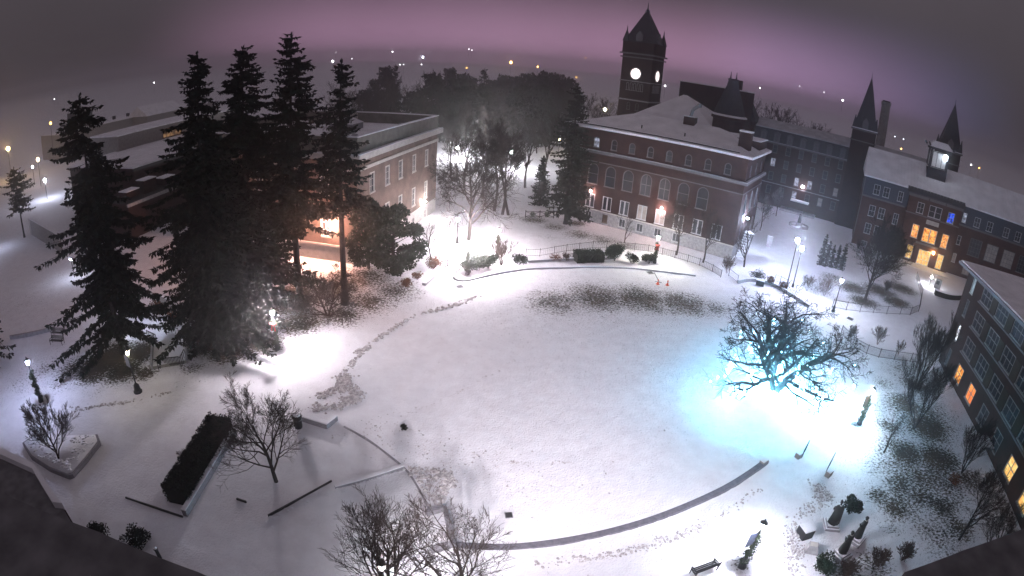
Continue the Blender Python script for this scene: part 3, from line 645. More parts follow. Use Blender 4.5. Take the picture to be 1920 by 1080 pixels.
for rz in (0, math.pi / 2, math.pi, -math.pi / 2):
    c, s = math.cos(rz), math.sin(rz); T = lambda x, y, z: (x * c - y * s, x * s + y * c, z)
    n = 28; mb = MB()
    for rr, y0, y1 in ((1.28, -h2 - .10, -h2 + .02),):
        vs = [T(rr * math.cos(2 * math.pi * i / n), y0, 26.75 + rr * math.sin(2 * math.pi * i / n)) for i in range(n)]
        mb.add(vs + [T(rr * math.cos(2 * math.pi * i / n), y1, 26.75 + rr * math.sin(2 * math.pi * i / n)) for i in range(n)], [tuple(range(n))] + [(i, i + n, (i + 1) % n + n, (i + 1) % n) for i in range(n)])
    cf = mb.build('clock_face', CLOCK, tower)
    mb = MB()
    for i in range(n):
        A, B = 2 * math.pi * i / n, 2 * math.pi * (i + 1) / n
        mb.bar(T(1.38 * math.cos(A), -h2 - .1, 26.75 + 1.38 * math.sin(A)), T(1.38 * math.cos(B), -h2 - .1, 26.75 + 1.38 * math.sin(B)), .22, .24)
    mb.build('clock_rim', STONE, cf)
    mb = MB(); mb.bar(T(0, -h2 - .13, 26.75), T(.25, -h2 - .13, 27.75), .05, .10); mb.build('clock_hand', METAL, cf); mb = MB(); mb.bar(T(0, -h2 - .14, 26.75), T(.55, -h2 - .14, 26.35), .05, .12); mb.build('clock_hand', METAL, cf)
    for k in range(5): put_window(tower, (0, 0, .62, 1.9, True), T((k - 2) * .9, -h2 - .06, 23.6), rz, frame=STONE, glass=GLASS, nx=1, nz=1, fw=.08)
    for k in (-1, 1): put_window(tower, (0, 0, .8, 1.8, True), T(k * 1.1, -h2 - .06, 18.9), rz, frame=TRIM, glass=GLASS, nx=1, nz=2)
    # gabled dormer on the spire
    d = MB(); pr = [(-.85, 0), (.85, 0), (.85, 1.7), (0, 2.7), (-.85, 1.7)]
    d.add([T(x, -3.7, 34.4 + z) for x, z in pr] + [T(x, -1.8, 34.4 + z) for x, z in pr], [(0, 1, 2, 3, 4), (1, 6, 7, 2), (2, 7, 8, 3), (3, 8, 9, 4), (4, 9, 5, 0)])
    d = d.build('dormer', TRIM, tower); put_window(d, (0, 0, .95, 1.7, True), T(0, -3.78, 35.5), rz, frame=TRIM, glass=GLASS, nx=1, nz=2)

# ------------------------------------------------------------------ long five-storey hall with a mansard roof and spired towers
ok = empty('mansard_hall', (64, 125, 0), R(-34), 'long five-storey brick hall with mansard dormers and two spired towers', 'building')
f = Side(ok, 0, 0, 0); xs = [-13.75 + 3.38 * k for k in range(17)]
for z in (14.05, 10.7, 7.3, 3.9):
    for i, x in enumerate(xs):
        if abs(x - 17.6) < 1.0 and z > 12: pass
        g = varied(.7, .93)
        if z == 10.7 and i in (3,): g = COLD
        if z == 7.3 and i in (5, 6): g = COLD
        if z == 3.9 and i in (5,): g = COLD
        if z == 10.7 and i in (4, 5): g = GLASSB
        f.win(x, z, 1.25, 2.1, False, frame=TRIM, glass=g, nx=1, nz=2, fw=.12)
mb = MB(); f.wall(mb, -17, 46, -2, 15.4); mb.quad((-17, 14, -2), (-17, 0, -2), (-17, 0, 15.4), (-17, 14, 15.4)); mb.quad((46, 0, -2), (46, 14, -2), (46, 14, 15.4), (46, 0, 15.4)); mb.quad((46, 14, -2), (-17, 14, -2), (-17, 14, 15.4), (46, 14, 15.4))
mb.build('wall', BRICK, ok)
f.band('cornice', TRIM, -17.3, 46.3, 15.25, 15.6, .45); f.band('snow_ledge', _M['thin_ledge_snow'], -17.25, 46.25, 15.605, 15.7, .42); f.band('string_course', STONE, -17.1, 46.1, 5.5, 5.7, .08)
mb = MB(); a = [(-17, 0), (46, 0), (46, 14), (-17, 14)]; b = [(-16.2, .9), (45.2, .9), (45.2, 13.1), (-16.2, 13.1)]
mb.add([(x, y, 15.5) for x, y in a] + [(x, y, 18.7) for x, y in b], [(0, 1, 5, 4), (1, 2, 6, 5), (2, 3, 7, 6), (3, 0, 4, 7)]); mb.build('mansard', SLATE, ok)
hip(-16.5, 45.5, .6, 13.4, 18.9, 20.7, 5, 5, .25).build('roof', mat('grey_roof_snow', (.42, .42, .44), .85, .2, var=.2, scale=.6, bump=.3), ok)
for i, x in enumerate(xs):
    if i % 1 == 0 and x < 46:
        d = MB(); d.box(x, .25, 16.75, 1.45, 1.5, 2.1); pr = [(-.95, 17.8), (.95, 17.8), (0, 18.35)]
        d.add([(x + p, -.6, z) for p, z in pr] + [(x + p, 1.2, z) for p, z in pr], [(0, 1, 2), (1, 4, 5, 2), (2, 5, 3, 0)])
        d = d.build('dormer', mat('dormer_slate', (.10, .10, .11), .8, .2), ok); put_window(d, (0, 0, .95, 1.7, False), (x, -.58, 16.75), 0, frame=TRIM, glass=YELLOW if i == 9 else GLASS, nx=1, nz=2, fw=.1)
w = MB().box(5.0, -.2, 6.9, .3, .4, .3).build('wall_light', METAL, ok); MB().lathe([(.1, 6.35), (.34, 6.45), (.34, 6.75), (.1, 6.85)], 10, (5.0, -.55, 0)).build('bulb', lampmat('hall_flood_bulb', (.80, .82, 1), 90), w)
MB().box(5, -1.6, .3, 9, 3.2, .6).build('entrance_porch', STONE, ok); MB().box(5, -1.2, 3.0, 4.6, 2.4, .3).build('porch_roof', SNOW, ok)
for tx, zb, zt in ((17.7, 23.8, 36.2), (39.4, 24.6, 35.4)):
    t = MB().box(tx, 1.6, 11, 6.0, 6.0, 26 + (zb - 23.8)).build('tower', BRICKD, ok)
    for z, w, hh in ((zb - .25, 6.7, .4), (zb + .05, 6.5, .2), (zb - 2.9, 6.3, .25)): MB().box(tx, 1.6, z, w, w, hh).build('stone_band', TRIM if hh > .2 else SNOW, t)
    pyramid(tx, 1.6, zb + .15, zt, 5.9, .2).build('spire', SLATE, t); MB().tube((tx, 1.6, zt - .3), (tx, 1.6, zt + 1.4), .12, .03, 6).build('finial', SLATE, t)
    for sx in (-1, 1):
        for sy in (-1, 1): pyramid(tx + sx * 2.7, 1.6 + sy * 2.7, zb + .15, zb + 3.0, 1.0, .1).build('pinnacle', SLATE, t)
    d = MB(); pr = [(-.75, 0), (.75, 0), (.75, 1.6), (0, 2.6), (-.75, 1.6)]
    d.add([(tx + x, -1.35, zb + .2 + z) for x, z in pr] + [(tx + x, .6, zb + .2 + z) for x, z in pr], [(0, 1, 2, 3, 4), (1, 6, 7, 2), (2, 7, 8, 3), (3, 8, 9, 4), (4, 9, 5, 0)])
    d = d.build('dormer', TRIM, t); put_window(d, (0, 0, .8, 1.6, True), (tx, -1.42, zb + 1.25), 0, frame=TRIM, glass=GLASS, nx=1, nz=1)
t = MB().box(-13.2, 3, 9, 7.5, 8, 21).build('end_pavilion', BRICKD, ok); pyramid(-13.2, 3, 19.5, 25.5, 7.6, 1.5).build('pavilion_roof', SLATE, t)
d = MB(); d.box(-13.2, -1.0, 20.6, 1.5, 1.4, 2.4); d = d.build('dormer', TRIM, t); put_window(d, (0, 0, .9, 1.8, True), (-13.2, -1.78, 20.6), 0, frame=TRIM, glass=GLASS, nx=1, nz=2)
st = empty('smokestack', tuple(Vector((64, 125, 0)) + Matrix.Rotation(R(-34), 3, 'Z') @ Vector((22.6, 16, 0))), 0, 'pale tall smokestack rising behind the near spired tower', 'chimney')
MB().lathe([(1.5, -1), (1.25, 31), (1.4, 31.3), (1.4, 32)], 14).build('stack', CONC, st); MB().lathe([(1.1, 32), (1.15, 32.3)], 14).build('rim', METAL, st)

# ------------------------------------------------------------------ brick residence with a slate storey, lit entrance bay and roof lantern
md = empty('entrance_hall', (84, 92.5, 0), R(-33), 'red brick hall with slate top floor, warm lit entrance bay and glowing roof lantern', 'building')
f = Side(md, 0, 0, 0)
def W(x, z, w, h, **k): f.win(x, z, w, h, False, **{**dict(frame=TRIMW, glass=varied(), nx=2, nz=2, fw=.11, mw=.06), **k})
for x in (-12.1, -9.9): W(x, 12.5, 1.45, 2.2); W(x - .1, 7.85, 1.45, 2.4); W(x - .15, 3.95, 1.45, 2.3); W(x - .2, .2, 1.45, 2.0)
for x in (-6.6,): W(x, 12.5, 1.2, 2.2); W(x, 7.6, 1.2, 2.4); W(x, 3.9, 1.2, 2.3)
for x in (12.1, 15.3, 19.6, 22.7, 27.0, 30.2): W(x, 12.2, 1.5, 2.1, glass=GLASSB if x in (12.1, 19.6) else GLASS)
for x in (13.1, 17.35, 21.7, 26.0, 30.3): W(x, 6.9, 3.0, 3.7, nx=4, nz=4, frame=TRIM); W(x, 2.2, 3.0, 3.0, nx=4, nz=3, frame=TRIM)
for z in (7.4, 3.5): W(8.9, z, .9, 2.0, nx=1)
W(8.9, 12.3, 1.0, 2.1, nx=1, glass=COLD)
mb = MB(); f.wall(mb, -15, 42, -4, 10.7); mb.quad((-15, 16, -4), (-15, 0, -4), (-15, 0, 10.7), (-15, 16, 10.7)); mb.quad((42, 0, -4), (42, 16, -4), (42, 16, 10.7), (42, 0, 10.7)); mb.quad((42, 16, -4), (-15, 16, -4), (-15, 16, 10.7), (42, 16, 10.7))
mb.build('wall', BRICKR, md)
mb = MB(); f.wall(mb, -15, 42, 10.7, 14.9); mb.quad((-15, 16, 10.7), (-15, 0, 10.7), (-15, 0, 14.9), (-15, 16, 14.9)); mb.quad((42, 0, 10.7), (42, 16, 10.7), (42, 16, 14.9), (42, 0, 14.9)); mb.add([(-15, 0, 14.9), (-15, 16, 14.9), (-15, 8, 20.3)], [(0, 1, 2)])
mb.build('slate_storey', SLATEB, md)
f.band('stone_band', TRIM, -15.2, -5.2, 10.5, 10.85, .25); f.band('stone_band', TRIM, 7.9, 42.1, 10.5, 10.85, .25)
MB().tube((-15.1, -.15, -3), (-15.1, -.15, 14.5), .1, .1, 6).build('drainpipe', TRIM, md)
hip(-15.5, 42.5, -.7, 16.7, 15.05, 20.55, .15, .15, .3).build('roof', SNOWROOF, md)
mb = MB()
for k in range(74):
    x = -15.0 + k * .78; mb.bar((x, -.66, 15.10), (x, 7.9, 20.53), .05, .09)
mb.build('roof_seams', SNOWROOF, md)['kind'] = 'stuff'
# projecting entrance bay
bay = Side(md, 0, -1.3, 0)
def WB(x, z, w, h, **k): return bay.win(x, z, w, h, False, **{**dict(frame=TRIMW, glass=GLASS, nx=2, nz=2, fw=.13, mw=.07), **k})
BLUEW = lit_mat('blue_lit_window', (.01, .012, .02), (.02, .10, 1.0), 1.2, 1.8)
WB(-1.8, 11.6, 1.6, 2.3); WB(1.7, 11.6, 3.0, 2.5, nx=-2, nz=2); WB(5.5, 11.5, 1.6, 2.3, glass=BLUEW)
WB(-1.8, 6.6, 1.6, 2.9, glass=WARM); WB(1.7, 6.5, 3.3, 3.0, nx=-2, nz=2, glass=WARM); WB(5.4, 6.4, 1.6, 3.0, glass=WARM)
WB(-1.9, 2.1, 1.5, 3.0, glass=YELLOW); WB(5.5, 1.9, 1.5, 3.2, glass=YELLOW); WB(1.65, 1.7, 2.9, 3.2, glass=YELLOW, nx=4, nz=3, name='entrance_door')
mb = MB(); bay.wall(mb, -4.8, 7.7, -2, 14.0); mb.quad((-4.8, 0, -2), (-4.8, -1.3, -2), (-4.8, -1.3, 14), (-4.8, 0, 14)); mb.quad((7.7, -1.3, -2), (7.7, 0, -2), (7.7, 0, 14), (7.7, -1.3, 14)); mb.build('entrance_bay', BRICKR, md)
for a, b in ((-5.0, -.4), (-.2, 3.6), (3.8, 7.9)): bay.band('bay_cornice', TRIM, a, b, 13.6, 14.15, .45)
bay.band('stone_band', TRIM, -4.95, 7.85, 10.0, 10.25, .16); bay.band('stone_band', TRIM, -1.0, 4.3, 4.3, 4.7, .25); bay.band('sign_plate', LIME, .2, 3.2, 8.8, 9.7, .1)
mb = MB(); mb.add([(-5.4, -2.1, 14.2), (8.2, -2.1, 14.2), (8.2, .6, 15.5), (-5.4, .6, 15.5), (-5.4, -2.1, 14.45), (8.2, -2.1, 14.45), (8.2, .6, 15.75), (-5.4, .6, 15.75)], [(3, 2, 1, 0), (4, 5, 6, 7), (0, 1, 5, 4), (1, 2, 6, 5), (2, 3, 7, 6), (3, 0, 4, 7)]); mb.build('bay_roof', SLATE, md)
w = MB().box(3.55, -1.46, 3.6, .16, .3, .3).build('wall_light', METAL, md); MB().lathe([(.08, 3.2), (.22, 3.3), (.22, 3.6), (.08, 3.7)], 10, (3.55, -1.72, 0)).build('bulb', lampmat('entrance_bulb', (1, .62, .25), 160), w)
MB().box(1.6, -3.4, -.05, 12, 4, .3).build('entrance_step', SNOW, md)
# roof lantern
cu = MB().box(1.0, 6.0, 18.9, 4.6, 4.6, 2.2).build('roof_lantern', SLATE, md)
for sx in (-1, 1):
    for sy in (-1, 1): MB().box(1 + sx * 2.05, 6 + sy * 2.05, 22, .45, .45, 4.2).build('lantern_post', SLATE, cu)
MB().box(1, 6, 24.3, 5.2, 5.2, .5).build('lantern_eave', SLATE, cu); pyramid(1, 6, 24.55, 25.9, 5.9, 3.0).build('lantern_roof', SNOWROOF, cu)
for sx in (-1, 1):
    for sy in (-1, 1): mb = MB(); mb.bar((1 + sx * 2.6, 6 + sy * 2.6, 24.5), (1 + sx * 3.2, 6 + sy * 3.2, 25.3), .3, .3); mb.build('flared_corner', SLATE, cu)
LGL = mat('lantern_glass', (.5, .5, .5), .6, .3, emit=(.55, .55, .6), es=.16)
for rz in (0, math.pi / 2, math.pi, -math.pi / 2):
    c, s = math.cos(rz), math.sin(rz); put_window(cu, (0, 0, 3.6, 3.4, False), (1 + 2.05 * s, 6 - 2.05 * c, 22.0), rz, frame=SLATE, glass=LGL, nx=3, nz=1, fw=.15, mw=.1)
MB().lathe([(.2, 22.3), (.5, 22.5), (.5, 23.4), (.2, 23.6)], 10, (2.3, 3.55, 0)).build('lantern_bulb', lampmat('lantern_bulb', (.75, .88, 1), 14), cu)

# ------------------------------------------------------------------ near brick dormitory at the right
DORM = mat('dorm_glass', (.010, .012, .017), .4, .06, var=.4, scale=.9); DORMB = mat('dorm_blind_glass', (.030, .035, .045), .5, .06, var=.4, scale=.8)
rb = empty('dormitory', (54.1, 46.5, 0), R(-110.65), 'dark four-storey brick dormitory with rows of six-pane windows, a few lit', 'building')
f = Side(rb, 0, 0, 0)
for j, z in enumerate((11.6, 8.4, 5.15, 1.75)):
    for i in range(7):
        x = 3.75 + 4.62 * i; g = DORM if _wr.random() < .72 else DORMB
        w = 3.0 if j < 3 else 2.1
        if j == 3: g = {0: WARM, 1: ORANGEW, 4: YELLOW, 5: YELLOW}.get(i, GLASS)
        f.win(x, z, w, 2.05, False, frame=mat('dull_frame', (.20, .19, .19), .7, .3, var=.1), glass=g, nx=3 if j < 3 else 2, nz=2, fw=.12, mw=.07)
    f.win(-.7, z + (.2 if j == 0 else 0), .95, 3.0 if j == 0 else 2.2, False, frame=LIME if j == 0 else TRIM, glass=LIME if j == 0 else (WHITEW if j == 2 else GLASS), nx=1 if j == 0 else 2, nz=2)
mb = MB(); f.wall(mb, -3.1, 34, -1.5, 12.9); mb.quad((-3.1, 15, -1.5), (-3.1, 0, -1.5), (-3.1, 0, 12.9), (-3.1, 15, 12.9)); mb.quad((34, 0, -1.5), (34, 15, -1.5), (34, 15, 12.9), (34, 0, 12.9)); mb.quad((34, 15, -1.5), (-3.1, 15, -1.5), (-3.1, 15, 12.9), (34, 15, 12.9))
mb.build('wall', BRICKD, rb)
for j, z in enumerate((11.6, 8.4, 5.15)):
    for i in range(7): f.band('spandrel_panel', TAN, 3.75 + 4.62 * i + 1.58, 3.75 + 4.62 * (i + 1) - 1.58, z - 1.0, z + 1.0, .05)
    f.band('sill_course', TRIM, 1.9, 34.05, z - 1.3, z - 1.16, .12)
mb = MB(); mb.box(15.45, 7.0, 13.1, 38.3, 17.2, .35); mb.build('roof_edge', TRIM, rb); mb = MB(); mb.box(15.45, 7.0, 13.36, 37.9, 16.8, .16); mb.build('roof', SNOWROOF, rb)
mb = MB(); mb.box(17.0, -.9, 1.15, 2.2, 1.6, .12); mb.build('door_canopy', SNOW, rb)

# ------------------------------------------------------------------ flat-roofed library with a parapet
lb = empty('library', (-20.3, 66.8, 0), R(78.6), 'flat-roofed brick library with pale cornice and parapet, floodlit at its corner', 'building')
f = Side(lb, 0, 0, 0)
for x in (24.1, 18.8, 13.6, 9.0, 4.2):
    f.win(x, 10.3, 1.55, 2.9, False, frame=LIME, glass=GLASS, nx=2, nz=3, fw=.22, mw=.06); f.win(x, 4.85, 1.55, 3.1, False, frame=LIME, glass=GLASS, nx=2, nz=3, fw=.22, mw=.06); f.win(x, .7, 1.2, 1.5, False, frame=LIME, glass=GLASS, nx=2, nz=2, fw=.12)
g = Side(lb, 0, 30, -math.pi / 2)
for x in (4, 9, 14, 19.5, 25): g.win(x, 10.3, 1.55, 2.9, False, frame=LIME, glass=GLASS, nx=2, nz=3, fw=.22); g.win(x, 4.85, 1.55, 3.1, False, frame=LIME, glass=GLASS, nx=2, nz=3, fw=.22)
mb = MB(); f.wall(mb, 0, 29, 2.2, 14.2); g.wall(mb, 0, 30, 2.2, 14.2); mb.quad((29, 0, 2.2), (29, 30, 2.2), (29, 30, 14.2), (29, 0, 14.2)); mb.quad((29, 30, 2.2), (0, 30, 2.2), (0, 30, 14.2), (29, 30, 14.2)); mb.build('wall', BRICKT, lb)
mb = MB(); f.wall(mb, 0, 29, -2, 2.2); g.wall(mb, 0, 30, -2, 2.2); mb.quad((29, 0, -2), (29, 30, -2), (29, 30, 2.2), (29, 0, 2.2)); mb.build('stone_base', LIME, lb)
for s_, L_ in ((f, 29), (g, 30)):
    o = .001 if s_ is g else 0
    s_.band('band_course', LIME, -.12, L_ + .12, 12.5 + o, 12.95 + o, .16); s_.band('cornice', LIME, -.7, L_ + .7, 14.0 + o, 14.75 + o, .75); s_.band('cornice_snow', SNOW, -.65, L_ + .65, 14.755 + o, 14.84 + o, .70); s_.band('base_course', LIME, -.1, L_ + .1, 2.1 + o, 2.4 + o, .12)
for (cx, cy, sx, sy) in ((14.5, .2, 29.0, .4), (14.5, 29.8, 29.0, .4), (.2, 15, .4, 29.2), (28.8, 15, .4, 29.2)):
    p = MB().box(cx, cy, 15.8, sx, sy, 2.2).build('parapet', mat('parapet_stone', (.15, .14, .125), .9, .2, var=.2, scale=1), lb); MB().box(cx, cy, 16.96, sx + .16, sy + .16, .14).build('parapet_snow', SNOW, p)
mb = MB()
for k in range(2):
    for i in range(7): mb.box(28.56, 15.5 + k * 4 + i * .34, 16.2, .1, .17, 1.0)
mb.build('balustrade', LIME, lb)['kind'] = 'stuff'
MB().box(14.5, 15, 14.95, 28.3, 29.3, .3).build('roof', SNOWROOF, lb)
s = MB().box(19.5, 12.5, 15.6, 4, 4, 1.0).build('skylight', GREYM, lb); pyramid(19.5, 12.5, 16.12, 17.2, 4.2, .8).build('skylight_roof', SNOWROOF, s)
for x, y, r_, hh in ((21.5, 3.4, .7, 1.1), (8.5, 5.0, .5, .9), (12, 3.6, .45, .5), (15, 9.5, 1.0, .5)):
    v = MB().lathe([(r_, 15.1), (r_, 15.1 + hh * .6), (r_ * .5, 15.1 + hh * .6), (r_ * .5, 15.1 + hh * .75), (r_ * 1.1, 15.1 + hh * .8), (r_ * .8, 15.1 + hh)], 10, (x, y, 0)).build('roof_vent', GREYM, lb)
for x, y, c, pw, ax in ((-.45, 4.0, (1, .50, .36), 4200, 0), (-.45, 10.5, (1, .50, .36), 4200, 0), (-.45, 17.0, (1, .50, .36), 4200, 0), (22.6, -.45, (1, .93, .9), 1000, 1)):
    z = 5.3 if not ax else 3.3
    w = MB().box(x + (.25 if not ax else 0), y + (.25 if ax else 0), z + .2, .3, .3, .22).build('wall_light', METAL, lb)
    MB().lathe([(.05, z - .15), (.15, z - .1), (.15, z + .05), (.05, z + .1)], 8, (x, y, 0)).build('bulb', lampmat('library_flood_%d' % (0 if not ax else 1), c, pw), w)
MB().box(-.06, -.06, 7.2, .5, .3, .35).build('security_camera', TRIMW, lb)

# ------------------------------------------------------------------ low brick buildings at the far left
lo = empty('low_brick_building', (-70, 78, 0), R(81), 'low dark red brick building with a wide flat snowy roof behind the spruces', 'building')
MB().box(32, 11, 4.2, 56, 22, 11.2).build('wall', BRICKD, lo); MB().box(32, 11, 9.95, 57, 23, .3).build('roof', SNOWROOF, lo); MB().box(32, -.4, 9.5, 57, .5, .5).build('eave', METAL, lo)
MB().box(9, -4, 2.2, 28, 8, 7.2).build('lower_wing', BRICKD, lo); MB().box(9, -8.05, 5.7, 28.4, .4, .5).build('parapet', STONE, lo); MB().box(9, -4, 5.85, 27.6, 7.6, .12).build('lower_roof', mat('dark_roof', (.03, .03, .03), .9), lo)
for x, s in ((3, 1.9), (8, 1.0), (-1.5, .9)): b = MB().box(x, -4.6, 6.5 + s * .3, 3.2, 2.2, 1.2 * s).build('roof_unit', BRICKD, lo); MB().box(x, -4.6, 6.56 + s * .9, 3.3, 2.3, .16).build('roof_unit_snow', SNOW, b)
up = MB().box(40, 26, 5.5, 44, 10, 16.0).build('upper_wing', CONC, lo); MB().box(40, 26, 13.6, 45, 11, .3).build('upper_roof', SNOWROOF, up); put_window(up, (0, 0, 7, 2.3, False), (36.5, 20.9, 11.4), 0, frame=WOOD, glass=lit_mat('dim_warm_window', (.05, .03, .02), (.40, .22, .11), .8, .6), nx=5, nz=2, fw=.15, mw=.12, label='wide dimly lit upper window')
far = empty('far_low_building', tuple(G(235, 232, 6)[:2]) + (0,), R(76), 'long grey far building with a snowy roof and raised plant room', 'building')
MB().box(10, 8, 3, 90, 18, 10).build('wall', CONC, far); MB().box(10, 8, 8.2, 91, 19, .4).build('roof', SNOWROOF, far); MB().box(-18, 10, 11, 8, 9, 7).build('plant_room', SLATE, far)
for x in (-2, 6, 10): MB().box(x, 6, 9, 1.2, 1.2, 1.6).build('roof_vent', METAL, far)
gb = empty('gabled_building', tuple(G(310, 225, 5)[:2]) + (0,), R(80), 'small far building with a snowy gable roof beyond the flat roofs', 'building')
MB().box(0, 6, 4, 22, 12, 9).build('wall', CONC, gb); hip(-11.5, 11.5, -.5, 12.5, 8.6, 12.5, .2, .2).build('roof', SNOWROOF, gb)
rw = empty('retaining_wall', tuple(G(62, 440)), 0, 'pale concrete retaining wall beside the lone slender pine', 'wall')
a = G(62, 440); b = G(116, 472); d = b - a
MB().bar((0, 0, 1.5), (d.x, d.y, 1.3), .5, 3.4).build('wall', CONC, rw); MB().bar((0, 0, 3.28), (d.x, d.y, 3.08), .7, .15).build('snow_cap', SNOW, rw); MB().box(-.4, .1, 1.4, .5, .5, 3.6).build('end_post', LIME, rw)

# ------------------------------------------------------------------ roofs of the building the photograph was taken from
near_b = empty('terrace_roof', tuple(G(30, 950, 9)[:2]) + (0,), 0, 'flat lower roof with a broad pale parapet at the corner below the viewpoint', 'roof')
o = near_b.location
po = [G(-120, 790, 9), G(0, 838, 9), G(62, 868, 9), G(116, 943, 9)]; pi = [G(-120, 815, 9), G(0, 851, 9), G(60, 878, 9), G(98, 941, 9)]
poly = [(p.x - o.x, p.y - o.y) for p in po] + [(G(150, 1000, 9) - o).to_2d()[:], (G(-60, 1000, 9) - o).to_2d()[:], (G(-160, 900, 9) - o).to_2d()[:]]
MB().prism([tuple(p) for p in poly], -.5, 8.55).build('wall', BRICKD, near_b)
MB().prism([tuple(p * .97 for p in q_) for q_ in poly], 8.552, 8.6).build('roof', mat('dark_coping', (.15, .145, .15), .9, .2, var=.3, scale=1.5), near_b)
for i in range(3):
    q = [po[i], po[i + 1], pi[i + 1], pi[i]]; MB().prism([(p.x - o.x, p.y - o.y) for p in q], 8.4, 9.0).build('parapet', SNOWROOF, near_b)
led = empty('roof_ledge', tuple(G(190, 1005, 20)[:2]) + (0,), 0, 'snow-dusted stone roof ledge running below the viewpoint', 'roof'); o = led.location
q = [G(-60, 905, 20), G(0, 930, 20), G(190, 1006, 20), G(375, 1081, 20), G(520, 1140, 20), Vector((-2.5, .8, 20)), Vector((-12, .8, 20))]
MB().prism([(p.x - o.x, p.y - o.y) for p in q], 0, 20).build('wall', BRICKD, led)
q2 = [(p.x - o.x) * 1.0 for p in q]; MB().prism([(p.x - o.x, p.y - o.y) for p in q], 20.002, 20.12).build('coping', mat('dark_coping', (.15, .145, .15), .9, .2, var=.3, scale=1.5), led)
led2 = empty('roof_ledge', tuple(G(1800, 1045, 20)[:2]) + (0,), 0, 'dark stone roof ledge corner below the shrubs by the dormitory', 'roof'); o = led2.location
q = [G(1690, 1081, 20), G(1800, 1040, 20), G(1925, 994, 20), G(2040, 960, 20), Vector((14, .8, 20)), Vector((6.2, .8, 20))]
MB().prism([(p.x - o.x, p.y - o.y) for p in q], 0, 20).build('wall', BRICKD, led2); MB().prism([(p.x - o.x, p.y - o.y) for p in q], 20.002, 20.12).build('coping', _M['dark_coping'], led2)
# ================================================================== trees
def conifer_mesh(h, r, seed, z0=.08, dens=1.0, droop=.35, gap=.5, irregular=.3, lean=0.0, pw=.85, tw=1.0, mat_=NEEDLE, br_per=5.5, fork=None):
    rng = np.random.RandomState(seed); P = []; D = []; L = []; wood = MB()
    def axis_(z): return np.array([lean * (z / h) ** 1.6 * h * .1, 0, z])
    tr = MB(); n = 9
    for i in range(n):
        a, b = h * i / n, h * (i + 1) / n; ra = max(.03, h * .014 * (1 - i / n) ** .9 + .02); rb = max(.015, h * .014 * (1 - (i + 1) / n) ** .9 + .015)
        if i == 0: tr.tube(axis_(-.3), axis_(.6), ra * 1.5, ra * 1.05, 8)
        tr.tube(axis_(a if i else .5), axis_(b), ra, rb, 8)
    z = h * z0
    wild = rng.uniform(1 - irregular, 1 + irregular, 80)
    while z < h * .985:
        t = z / h; k = rng.poisson(br_per * (1 - .45 * t)) + 2
        for _ in range(k):
            az = rng.uniform(0, 6.283); sect = int(az / 6.283 * 8) + 8 * int(t * 9)
            ln = r * (1 - t) ** pw * wild[sect % 80] * rng.uniform(.6, 1.1) + .25
            if t < .16: ln *= .72 + t * 1.7
            zz = z + rng.uniform(-.3, .3); p = axis_(zz); d = np.array([math.cos(az), math.sin(az), .28 * (t - .42) + rng.uniform(-.1, .1)]); d /= np.linalg.norm(d)
            ns = max(3, int(ln / .42)); pts = [p]
            for s in range(ns):
                u = (s + 1) / ns; dd = d.copy(); dd[2] += -droop * math.sin(u * 2.4) + .28 * u * u; dd /= np.linalg.norm(dd); p = p + dd * (ln / ns); pts.append(p)
                if s > 0 or ns < 4:
                    side = np.array([-d[1], d[0], 0])
                    m = int(round((5.2 * dens) * (1.15 - .5 * u)))
                    for q in range(m):
                        sg = 1 if q % 2 else -1; o = pts[-2] + (p - pts[-2]) * rng.rand()
                        e = dd * rng.uniform(.25, .9) + side * sg * rng.uniform(.35, 1.0) + np.array([0, 0, rng.uniform(-.5, .08)])
                        P.append(o); D.append(e / np.linalg.norm(e)); L.append(rng.uniform(.45, .95) * (1.05 - .45 * u) * min(1.2, .5 + ln * .25) * tw)
                    for q in range(int(round(2.6 * dens))):
                        o = pts[-2] + (p - pts[-2]) * rng.rand(); e = np.array([rng.uniform(-.3, .3), rng.uniform(-.3, .3), -1.0]); P.append(o); D.append(e / np.linalg.norm(e)); L.append(rng.uniform(.25, .75) * tw * (1.1 - .5 * t))
            P.append(pts[-1] - d * .2); D.append(d); L.append(.55 * tw)
            wood.tube(pts[0], pts[len(pts) // 2], .05 * (1 - t) + .015, .03, 3); wood.tube(pts[len(pts) // 2], pts[-1], .03, .012, 3)
        z += gap * rng.uniform(.7, 1.3) * (1.1 - .5 * t)
    for q in range(12): e = np.array([rng.uniform(-.5, .5), rng.uniform(-.5, .5), 1.]); P.append(axis_(h * (.96 + .003 * q))); D.append(e / np.linalg.norm(e)); L.append(.45)
    P, D, L = np.array(P), np.array(D), np.array(L); S = np.cross(D, rng.normal(0, 1, D.shape)); S /= np.linalg.norm(S, axis=1)[:, None] + 1e-6
    tr.v.extend([]); tr.add(wood.v, wood.f)
    return tr.mesh('trunk', BARKD), quads_mesh('crown', P, D, L, L * rng.uniform(.17, .28, len(L)), S, mat_)
def place_tree(name, meshes, loc, rz, label, cat='tree', group=None, s=1.0, sz=None, lean=None):
    e = empty(name, loc, rz, label, cat, group); e.scale = (s, s, sz or s)
    if lean: e.rotation_euler = (lean[0], lean[1], rz)
    for nm, m in zip(('trunk', 'crown'), meshes): inst(nm, m, e)
    return e
TREES = {'a': [0, 0]}
def top_at(px, py, d): p = at_dist(px, py, d); return Vector((p.x, p.y, 0))
g = top_at(158, 180, 55); place_tree('spruce_tree', conifer_mesh(25.8, 6.6, 11, dens=1.35, droop=.42, irregular=.5, lean=-.2, pw=.55, z0=.10), g, 0.3, 'broad black spruce with a crooked split top standing over the mulch bed')
